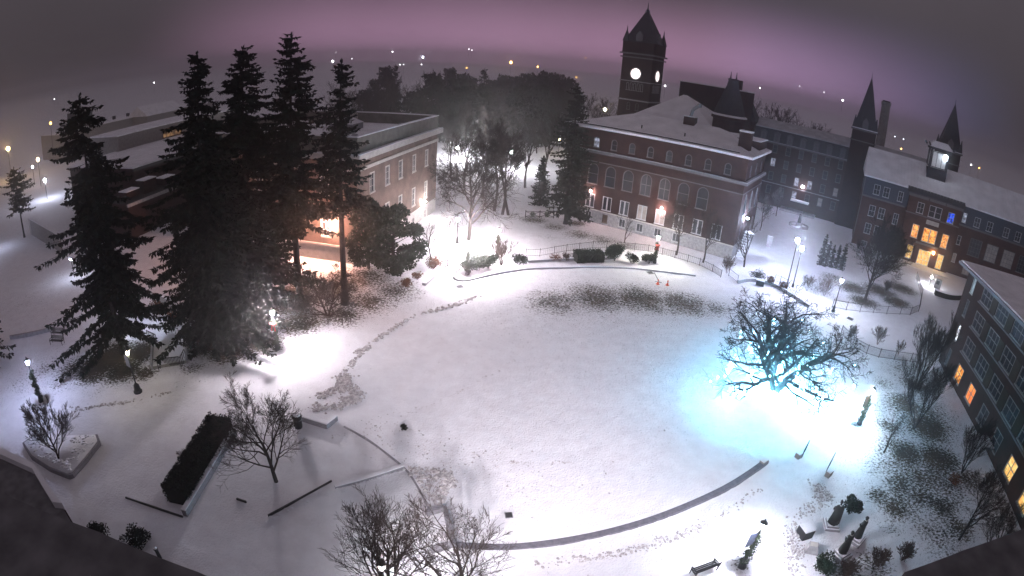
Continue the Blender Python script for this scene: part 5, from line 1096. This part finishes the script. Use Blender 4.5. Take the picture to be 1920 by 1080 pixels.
# lamps standing further off, seen as points of light through the haze
FAR = 'street lamps shining far off in the haze'
rng = random.Random(12)
def far_lamp(px, py, d, col, r, s, label, base=None):
    p = at_dist(px, py, d); e = empty('distant_lamp', (p.x, p.y, base if base is not None else p.z - 8), 0, label, 'street lamp', FAR)
    z = p.z - e.location.z; MB().tube((0, 0, -1), (0, 0, z), .1, .06, 5).build('pole', METAL, e); MB().lathe([(r * .5, z - r), (r, z), (r * .5, z + r)], 8).build('lamp_head', lampmat('far_glow_%s_%d' % ('_'.join(str(int(c * 100)) for c in col), s), col, s), e)
WH, OR, BL = (.95, .95, 1), (1, .5, .12), (.8, .85, 1)
for px, py, d, c, r, s, lab in ((624, 115, 420, WH, .75, 26, 'white light shining between the pines and the library'), (736, 97, 600, WH, .6, 14, 'small white light above the hazy wood'), (793, 107, 620, BL, 1.1, 22, 'bright bluish light above the bare trees of the far wood'), (790, 121, 620, WH, .5, 9, 'faint light just under the bluish one above the wood'), (879, 92, 700, WH, .5, 10, 'left of two tiny white lights above the far wood'), (885, 94, 700, WH, .5, 10, 'right of two tiny white lights above the far wood'), (958, 117, 480, OR, 1.0, 26, 'bright orange light above the far wood'), (1008, 125, 480, OR, .6, 16, 'small orange light above the wood near the fir'), (875, 127, 420, OR, .5, 10, 'dim orange light in the tree tops of the wood'), (1081, 145, 480, OR, .5, 12, 'orange light just above the ragged fir'), (1098, 108, 700, OR, .45, 8, 'faint orange light high over the ragged fir'),
      (1247, 161, 420, WH, .6, 16, 'white light right of the clock tower'), (1384, 163, 450, WH, .5, 9, 'faint light right of the conical turret'), (1425, 165, 450, WH, .5, 9, 'light over the mansard roof end'), (1499, 162, 700, WH, .5, 9, 'tiny light high above the mansard hall'), (1545, 173, 700, WH, .5, 10, 'tiny light left of the near spire'), (1580, 188, 450, WH, .65, 14, 'clear white light beside the near spire'), (1690, 279, 450, OR, .6, 10, 'orange light above the entrance hall roof'), (1678, 256, 600, BL, .5, 8, 'left of two bluish lights above the entrance hall roof'), (1694, 261, 600, BL, .5, 8, 'right of two bluish lights above the entrance hall roof'), (1653, 255, 450, OR, .45, 8, 'dim light by the smokestack'), (1821, 309, 500, WH, .6, 9, 'white light right of the far spire'), (1836, 315, 500, OR, .6, 10, 'orange light right of the far spire'), (289, 155, 500, WH, .5, 9, 'tiny white light over the far roofs'), (102, 186, 500, WH, .45, 7, 'faint light at the left over the far roofs'), (95, 231, 220, OR, .5, 9, 'orange lamp glowing behind the crooked spruce top'),
      (660, 110, 600, WH, .4, 8, 'faint white light left of the far wood'), (630, 98, 650, WH, .4, 7, 'faintest light over the slim pine'), (750, 121, 520, WH, .45, 8, 'left light of a dim row above the wood'), (757, 121, 520, WH, .45, 8, 'right light of a dim row above the wood')):
    far_lamp(px, py, d, c, r, s, lab)
for px, py, gy, c, r, s, lab in ((15, 279, 330, (1, .62, .22), .55, 260, 'large orange lamp at the left picture edge'), (71, 299, 350, (1, .62, .3), .45, 60, 'orange lamp beside the lone slender pine'), (61, 313, 345, BL, .3, 60, 'small white lamp beside the lone slender pine'), (84, 338, 375, (.75, .8, 1), .35, 480, 'cold white lamp between the slender pine and the crooked spruce'), (1134, 205, 260, (1, .85, .45), .6, 60, 'yellow lamp under the bare tree beside the clock tower'), (1049, 263, 290, (1, .85, .5), .5, 60, 'yellow lamp seen through the ragged fir'), (858, 277, 300, WH, .35, 2200, 'lamp lighting the far snowy road'), (905, 268, 292, WH, .35, 2000, 'second lamp lighting the far snowy road'), (960, 285, 318, WH, .3, 2400, 'third lamp lighting the far snowy road behind the oak')):
    g = G(px, gy); z = top_z(g, px, py); far_lamp(px, py, math.hypot(g.x, g.y), c, r, s, lab, base=0)
# path lamps hidden by foliage whose light the photograph shows on the snow
def low_light(label, px, h, power, col):
    e = empty('path_light', G(*px), 0, label, 'lamp'); MB().tube((0, 0, -.1), (0, 0, h), .06, .06, 6).build('post', METAL, e); MB().lathe([(.1, h), (.16, h + .1), (.1, h + .3)], 8).build('glass', lampmat('path_glow_%d' % power, col, power), e); MB().lathe([(.24, h + .31), (.1, h + .42)], 8).build('cap', METAL, e)
low_light('low path light behind the crooked spruce, shining cold white on the snow', (140, 520), 2.6, 420, (.72, .78, 1)); low_light('low cold light on the snow at the far left edge', (-6, 470), 2.6, 350, (.66, .72, 1)); low_light('low cold path light behind the mulch bed', (215, 585), 2.4, 220, (.75, .8, 1)); low_light('low light pooling bright on the entrance plaza steps', (1742, 536), 1.6, 900, (.92, .93, 1))

# ================================================================== fences and railings
def fence(label, pts, h=1.15, name='iron_fence', gap=.14):
    w = [G(*p) for p in pts]; e = empty(name, w[0], 0, label, 'fence'); o = w[0]; w = [q - o for q in w]; pk = MB()
    for i, q in enumerate(w):
        MB().box(q.x, q.y, h / 2, .07, .07, h + .15).build('post', METAL, e)
        if i < len(w) - 1:
            b = w[i + 1]
            for z in (.15, h - .08): mb = MB(); mb.bar((q.x, q.y, z), (b.x, b.y, z), .035, .04); mb.build('rail', METAL, e)
            n = max(2, int((b - q).length / gap))
            for k in range(1, n): p = q.lerp(b, k / n); pk.box(p.x, p.y, h / 2 + .04, .018, .018, h - .05)
    pk.build('pickets', METAL, e)['kind'] = 'stuff'; return e
fence('long black iron fence running round the far field edge', [(986, 481), (1012, 481), (1039, 476), (1062, 472), (1086, 469), (1111, 466), (1137, 465), (1163, 467), (1189, 469), (1215, 472), (1241, 478), (1265, 484), (1289, 491), (1311, 498), (1335, 510), (1351, 520)], gap=.3)
fence('short black fence piece at the courtyard gate', [(1366, 517), (1382, 530)], gap=.3); fence('iron fence along the bank below the dark twiggy tree', [(1560, 577), (1586, 582), (1612, 585), (1637, 587), (1662, 589), (1687, 590), (1706, 591), (1722, 584), (1727, 556), (1717, 522)], 1.3, gap=.22)
fence('curved iron fence right of the gnarled glowing tree', [(1576, 627), (1589, 639), (1602, 652), (1624, 664), (1647, 671), (1676, 675), (1706, 679), (1722, 681)], 1.25); fence('fence piece between the twin lamps and the wreathed gate posts', [(1452, 528), (1462, 531), (1474, 537)], gap=.3)
fence('thin wire fence under the oak by the steps', [(820, 475), (841, 469), (861, 471), (872, 472)], 1.1, 'wire_fence', gap=.9); fence('wire fence near the top of the steps', [(840, 480), (839, 500)], 1.0, 'wire_fence', gap=.7)
def railing(label, a, b, h=1.0, n=5, za=0, zb=0, name='handrail'):
    A, B = G(*a), G(*b); e = empty(name, A, 0, label, 'railing'); d = B - A; d.z = zb - za
    for z, nm in ((h, 'top_rail'), (.18, 'bottom_rail')): MB().bar((0, 0, z + za), (d.x, d.y, z + zb), .07, .07).build(nm, METAL, e)
    for k in range(n): t = k / (n - 1); MB().bar((d.x * t, d.y * t, za - .05 + (zb - za) * t), (d.x * t, d.y * t, h + za + (zb - za) * t), .05, .05).build('baluster', METAL, e)
    return e
railing('black handrail at the left upper end of the snowy footbridge', (278, 637), (295, 645), 1.1, 6); railing('black handrail at the right upper end of the snowy footbridge', (311, 625), (337, 634), 1.1, 5); railing('black handrail at the left lower end of the snowy footbridge', (298, 694), (309, 679), 1.1, 5); railing('black handrail at the right lower end of the snowy footbridge', (340, 691), (349, 673), 1.1, 5)
railing('low mesh barrier closing the lower end of the footbridge', (310, 687), (338, 684), .9, 12, name='barrier')
railing('black step railing nearest the curved seat wall', (1502, 859), (1511, 843), 1.0, 4); railing('black step railing nearest the garlanded lamp', (1549, 884), (1559, 866), 1.0, 4)
railing('iron railing at the right side of the steps by the bush row', (853, 514), (862, 507), 1.0, 4); railing('iron railing at the left side of the steps by the young tree', (826, 505), (840, 500), 1.0, 4)
for lab, px, rz in (('small stone block beside the first step railing', (1497, 857), .5), ('small stone block beside the second step railing', (1553, 891), .6), ('brown stone end block of the curved seat wall', (1430, 871), .6)):
    e = empty('stone_block', G(*px), rz, lab, 'block'); MB().box(0, 0, .2, .7, .45, .5).build('block', CONC, e); MB().box(0, 0, .475, .66, .42, .06).build('snow_cap', SNOW, e)
fb = empty('footbridge', tuple(G(318, 655)), R(80), 'snow-covered footbridge between two pairs of black handrails', 'bridge')
d1 = G(318, 635) - G(318, 655); rz = math.atan2(d1.y, d1.x); fb.rotation_euler.z = rz
MB().box(-.2, 0, .12, 6.5, 3.6, .3).build('deck', CONC, fb); MB().box(-.2, 0, .32, 6.4, 3.4, .1).build('snow', SNOW, fb)
for s in (-1, 1): MB().box(-.2, s * 1.85, .3, 6.6, .2, .7).build('side_wall', STONE, fb)
cw = empty('concrete_wall', tuple(G(300, 570)), 0, 'tan concrete wall beside the three brown shrubs', 'wall'); d = G(352, 603) - G(300, 570); MB().bar((0, 0, .7), (d.x, d.y, .7), .4, 1.6).build('wall', CONC, cw); MB().bar((0, 0, 1.55), (d.x, d.y, 1.55), .5, .1).build('snow_cap', SNOW, cw)

# ================================================================== furniture
bn = empty('litter_bin', G(560, 801), 0, 'black round litter bin with a snow cap casting a long shadow', 'bin')
MB().lathe([(.30, -.02), (.33, .1), (.34, .95), (.40, 1.0), (.40, 1.12), (.30, 1.18)], 16).build('body', METAL, bn); MB().lathe([(.31, 1.18), (.27, 1.27), (.10, 1.33)], 14).build('snow_cap', SNOW, bn); MB().lathe([(.355, .75), (.355, .80)], 16).build('band', GREYM, bn)
for s in (-1, 1): MB().tube((s * .2, 0, 1.15), (s * .2, 0, 1.4), .02, .02, 4).build('hood_bracket', METAL, bn)
def bench(label, px, rz, L=1.8, snow=False, name='park_bench'):
    e = empty(name, G(*px), rz, label, 'bench')
    for k in range(4): MB().box(0, -.2 + k * .13, .45, L, .09, .035).build('seat_slat', METAL, e)
    for k in range(3): MB().box(0, .28 + k * .03, .58 + k * .13, L, .03, .09).build('back_slat', METAL, e)
    for s in (-1, 1):
        mb = MB(); x = s * (L / 2 - .08); mb.bar((x, -.25, 0), (x, -.25, .45), .05, .05); mb.bar((x, .25, 0), (x, .38, .95), .05, .05); mb.bar((x, -.27, .43), (x, .27, .43), .05, .05); mb.bar((x, -.27, .64), (x, .3, .66), .05, .05); mb.bar((x, -.25, .45), (x, -.27, .64), .05, .05); mb.build('leg', METAL, e)
    if snow: MB().box(0, 0, .5, L * .96, .42, .06).build('snow', SNOW, e)
    return e
bench('black slatted bench at the front edge near the garlanded lamp', (1318, 1072), R(200), 1.9)
bench('dark bench in the far courtyard left of the fountain', (1483, 396), R(-10), 2.4, True); bench('dark bench in the far courtyard behind the fountain', (1514, 406), R(-25), 2.4, True); bench('dark park bench in the snow left of the crooked spruce', (108, 645), R(10), 2.0, False)
bench('second dark bench behind it left of the crooked spruce', (110, 630), R(10), 2.0, False)
def stone_cube(label, px, rz, a, b, h, tilt=0.0, m=GRAN):
    e = empty('stone_cube', G(*px), rz, label, 'stone'); MB().box(0, 0, h / 2 - .03, a, b, h).build('block', m, e); MB().box(0, 0, h + .01, a * .97, b * .97, .08).build('snow_cap', SNOW, e); return e
stone_cube('square dark plinth with a flat snow top beside the statues', (1507, 1003), R(12), .95, .95, .75, m=METAL)
e = empty('stone_plaque', G(1521, 1033), R(-20), 'slanted grey stone plaque in the snow before the statues', 'plaque')
mb = MB(); mb.add([(-.55, -.35, -.05), (.55, -.35, -.05), (.55, .35, -.05), (-.55, .35, -.05), (-.35, -.05, .45), (.35, -.05, .45), (.35, .3, .62), (-.35, .3, .62)], [(3, 2, 1, 0), (4, 5, 6, 7), (0, 1, 5, 4), (1, 2, 6, 5), (2, 3, 7, 6), (3, 0, 4, 7)]); mb.build('base', STONE, e)
mb = MB(); mb.add([(-.3, -.02, .49), (.3, -.02, .49), (.3, .27, .635), (-.3, .27, .635)], [(0, 1, 2, 3)]); mb.build('face', LIME, e)
for lab, px in (('orange traffic cone beside the leaning grey post', (1233, 533)), ('orange traffic cone standing alone, nearer the field', (1251, 535))):
    e = empty('traffic_cone', G(*px), .3, lab, 'traffic cone'); MB().box(0, 0, .02, .42, .42, .05).build('foot', ORANGE, e); MB().lathe([(.17, .04), (.04, .74)], 10).build('cone', ORANGE, e); MB().lathe([(.115, .36), (.09, .48)], 10).build('stripe', TRIMW, e)
e = empty('leaning_post', G(1236, 529), 0, 'grey post leaning beside the traffic cones', 'post'); MB().bar((0, 0, 0), (-.5, 1.6, .75), .1, .06).build('post', GREYM, e); MB().bar((-.6, .1, .04), (.3, -.2, .04), .1, .06).build('foot', GREYM, e)
gt = empty('wreathed_barrier', G(985, 408), 0, 'black cross-braced barrier with two wreaths below the ragged fir', 'barrier'); d = G(1038, 409) - G(985, 408)
for t in (0, .5, 1): MB().box(d.x * t, d.y * t, .65, .16, .16, 1.4).build('post', METAL, gt)
for a, b, z0, z1 in ((0, .5, .2, 1.1), (0, .5, 1.1, .2), (.5, 1, .2, 1.1), (.5, 1, 1.1, .2), (0, 1, 1.15, 1.15), (0, 1, .18, .18)): MB().bar((d.x * a, d.y * a, z0), (d.x * b, d.y * b, z1), .07, .08).build('brace', METAL, gt)
for t in (.25, .75):
    n = 12; cen = [(d.x * t + .3 * math.cos(6.28 * k / n), d.y * t - .1, .65 + .3 * math.sin(6.28 * k / n), .15) for k in range(n)]; inst('wreath', leaf_cloud('wreath', cen, 400, .13, GARL, 6, 1, .3), gt)
for lab, px in (('wreathed stone gate post nearer the small signboard', (1444, 534)), ('wreathed stone gate post beside the twin lamps', (1467, 544))):
    e = empty('gate_post', G(*px), R(-34), lab, 'gate post'); MB().box(0, 0, .7, .55, .55, 1.5).build('post', GRAN, e); MB().box(0, 0, 1.5, .65, .65, .1).build('snow_cap', SNOW, e)
    n = 14; cen = [(.38 * math.cos(6.28 * k / n), -.36, .9 + .38 * math.sin(6.28 * k / n), .18) for k in range(n)]; inst('wreath', leaf_cloud('wreath', cen, 600, .14, LEAF, 8, 1, .3), e)
e = empty('signboard', G(1424, 536), R(-30), 'small low signboard with a snow-covered top at the fence corner', 'sign'); MB().box(0, 0, .45, 1.2, .3, .8).build('board', METAL, e); MB().box(0, 0, .88, 1.3, .55, .1).build('snow_cap', SNOW, e)
e = empty('grey_pillar', G(1441, 462), R(-30), 'grey stone pillar standing in the courtyard snow', 'pillar'); MB().box(0, 0, .95, 1.0, .8, 2.1).build('pillar', STONE, e); MB().box(0, 0, 2.05, 1.1, .9, .12).build('snow_cap', SNOW, e)
e = empty('entrance_sign', G(1756, 541), R(-35), 'grey upright signboard beside the bright plaza light', 'sign'); MB().box(0, 0, .9, 1.3, .25, 1.9).build('board', CONC, e); MB().box(-.1, -.14, 1.2, .7, .04, .7).build('panel', METAL, e)
fo = empty('fountain', G(1497, 425), 0, 'round stone basin with a dark robed statue in the far courtyard', 'fountain')
mb = MB(); n = 24
for i in range(n):
    A, B = 6.2832 * i / n, 6.2832 * (i + 1) / n; mb.prism([(2.3 * math.cos(A), 2.3 * math.sin(A)), (2.3 * math.cos(B), 2.3 * math.sin(B)), (1.9 * math.cos(B), 1.9 * math.sin(B)), (1.9 * math.cos(A), 1.9 * math.sin(A))], -.1, .5)
mb.build('basin', STONE, fo); MB().lathe([(1.88, .1), (1.88, .22)], 24).build('snow', SNOW, fo); MB().lathe([(.75, .2), (.6, .9), (.5, .95)], 12).build('plinth', STONE, fo)
MB().lathe([(.48, .95), (.42, 1.6), (.28, 2.3), (.34, 2.6), (.2, 2.85), (.09, 2.95), (.15, 3.1), (.13, 3.28), (.04, 3.36)], 12).build('statue', BRONZE, fo)
for lab, px, h in (('dark bollard post beside the near ledge', (300, 1046), .9),):
    e = empty('bollard', G(*px), 0, lab, 'bollard'); MB().lathe([(.14, -.1), (.12, h - .1), (.16, h - .05), (.1, h + .04)], 10).build('post', METAL, e); MB().lathe([(.13, h + .03), (.05, h + .1)], 10).build('snow_cap', SNOW, e)

# ================================================================== statues: robed figures on low stepped plinths
def loft(mb, rings, n=16):
    """rings = (cx, cy, cz, rx, ry, fold); one continuous skin"""
    vs = []
    for (cx, cy, cz, rx, ry, fo_) in rings:
        for i in range(n):
            a = 6.2832 * i / n; k = 1 + fo_ * math.sin(a * 5 + cz * 2) + fo_ * .5 * math.sin(a * 8 + 1); vs.append((cx + rx * k * math.cos(a), cy + ry * k * math.sin(a), cz))
    m = len(rings); fs = [(k * n + i, k * n + (i + 1) % n, (k + 1) * n + (i + 1) % n, (k + 1) * n + i) for k in range(m - 1) for i in range(n)]
    fs += [tuple(range(n - 1, -1, -1)), tuple(range((m - 1) * n, m * n))]; mb.add(vs, fs)
def limb(mb, pts, n=8):
    for (a, ra), (b, rb) in zip(pts, pts[1:]): mb.tube(a, b, ra, rb, n, True)
def hand(mb, p, d, up):
    p = Vector(p); d = Vector(d).normalized(); s = d.cross(Vector(up)).normalized(); limb(mb, [(p, .035), (p + d * .05, .045), (p + d * .09, .04)], 6)
    for k, ln in enumerate((.065, .085, .09, .08)):
        q = p + d * .085 + s * (k - 1.5) * .022; m = q + d * ln * .6; limb(mb, [(q, .011), (m, .010), (m + (d * .4 - Vector(up) * .6).normalized() * ln * .5, .008)], 5)
    q = p + d * .03 + s * .045; limb(mb, [(q, .013), (q + (d * .6 + s * .6).normalized() * .06, .011), (q + (d * .9 + s * .2).normalized() * .09, .009)], 5)
def statue(label, px, rz, pose):
    e = empty('statue', G(*px), rz, label, 'statue'); b = .34
    st = MB(); st.box(0, 0, .06, 1.25, 1.25, .26); st.build('plinth_step', GRAN, e); MB().box(0, 0, .195, 1.2, 1.2, .03).build('step_snow', SNOW, e); MB().box(0, 0, .26, .98, .98, .2).build('plinth', GRAN, e); MB().box(0, 0, .372, .94, .94, .03).build('plinth_snow', SNOW, e)
    mb = MB(); b = .36; ln = pose.get('stoop', 0); tw = pose.get('wide', 1.0)
    def c(z): t = max(0, (z - .9)) / .9; return (pose.get('lean', 0) * z * .15, -ln * t * t)
    R_ = [(0, .40, .36, .05), (.08, .41, .37, .06), (.35, .36, .33, .06), (.7, .31, .28, .05), (.95, .27, .23, .03), (1.1, .25, .21, .02), (1.25, .28, .22, .02), (1.42, .31, .215, .015), (1.52, .27, .18, .01), (1.57, .16, .12, 0), (1.60, .075, .075, 0), (1.66, .07, .075, 0), (1.70, .085, .10, 0), (1.76, .098, .118, 0), (1.83, .102, .122, 0), (1.89, .088, .105, 0), (1.93, .05, .06, 0)]
    loft(mb, [(c(z)[0], c(z)[1] - (.03 if z > 1.62 else 0) - (ln * .1 if z > 1.6 else 0), b + z, rx * (tw if z < 1.56 else 1), ry * (tw if z < 1.56 else 1), fo_) for z, rx, ry, fo_ in R_])
    hc = c(1.78); hx, hy, hz = hc[0], hc[1] - .03 - ln * .1, b + 1.78
    mb.add([(hx - .02, hy - .11, hz + .02), (hx + .02, hy - .11, hz + .02), (hx + .025, hy - .11, hz - .035), (hx - .025, hy - .11, hz - .035), (hx, hy - .155, hz - .025)], [(0, 1, 4), (1, 2, 4), (2, 3, 4), (3, 0, 4)])
    for s in (-1, 1): mb.lump((hx + s * .042, hy - .112, hz + .02), .014, random.Random(2), .7); mb.lump((hx + s * .105, hy, hz - .01), .028, random.Random(2), 1.3)
    mb.bar((hx - .03, hy - .118, hz - .06), (hx + .03, hy - .118, hz - .06), .02, .012)
    for s in (-1, 1):
        p = [Vector(q) for q in pose['arm'][0 if s < 0 else 1]]; sh = Vector((c(1.45)[0] + s * .27, c(1.45)[1], b + 1.45)); el = sh + p[0]; wr = el + p[1]
        limb(mb, [(sh, .10), (sh.lerp(el, .5), .085), (el, .078), (el.lerp(wr, .6), .085), (wr, .075)], 9); hand(mb, wr, p[1], (0, 0, 1))
    mb.build('figure', BRONZE, e, smooth=True)
    col = MB(); z = 1.56; col.lathe([(.12, 0), (.10, .06)], 10, (c(z)[0], c(z)[1] - .01, b + z)); col.build('collar', LIME, e)
    hr = MB(); hr.lathe([(.112, -.02), (.118, .05), (.095, .12), (.03, .16)], 10, (hx, hy + .02, hz), 1, 1.12); hr.build('hair', BRONZE, e, smooth=True)
    if pose.get('book'): MB().box(c(1.2)[0], c(1.2)[1] - .36, b + 1.22, .24, .16, .05).build('book', BRONZE, e)
    if pose.get('cape'):
        cp = MB(); loft(cp, [(c(.15)[0], c(.15)[1] + .04, b + .2, .47, .40, .07), (c(.7)[0], c(.7)[1] + .03, b + .7, .41, .35, .06), (c(1.2)[0], c(1.2)[1] + .02, b + 1.2, .38, .30, .04), (c(1.45)[0], c(1.45)[1], b + 1.46, .36, .25, .02), (c(1.55)[0], c(1.55)[1], b + 1.57, .2, .15, 0)], 18); cp.build('cape', BRONZE, e, smooth=True)
    return e
statue('stooping dark bronze figure in a heavy cape beside the round yew ball', (1558, 986), R(165), dict(stoop=.22, wide=1.12, cape=True, arm=[[(-.12, -.08, -.28), (.12, -.22, -.02)], [(.12, -.08, -.28), (-.14, -.22, .0)]], book=True))
statue('dark bronze robed figure with folded arms nearest the feathery shrubs', (1576, 1040), R(200), dict(stoop=.05, arm=[[(-.1, -.02, -.29), (.16, -.2, .04)], [(.1, -.02, -.29), (-.16, -.2, .06)]]))
statue('slender dark bronze figure raising one hand, set behind the other two', (1604, 1012), R(215), dict(stoop=.04, wide=.92, arm=[[(-.1, -.04, -.28), (.05, -.16, -.16)], [(.2, -.08, -.22), (.14, -.1, .24)]]))
# ================================================================== haze
hz = MB(); hz.box(0, 0, 21, 5600, 5600, 66)
hm = bpy.data.materials.new('winter_haze'); hm.use_nodes = True; t = hm.node_tree; t.nodes.clear()
o = t.nodes.new("ShaderNodeOutputMaterial"); v = t.nodes.new("ShaderNodeVolumePrincipled")
v.inputs['Color'].default_value = (.93, .91, .93, 1); v.inputs['Density'].default_value = .0011; v.inputs['Anisotropy'].default_value = .9
t.links.new(v.outputs[0], o.inputs['Volume'])
h = hz.build('haze', hm); tag(h, 'pale winter haze hanging over the whole campus', 'haze', kind='stuff')
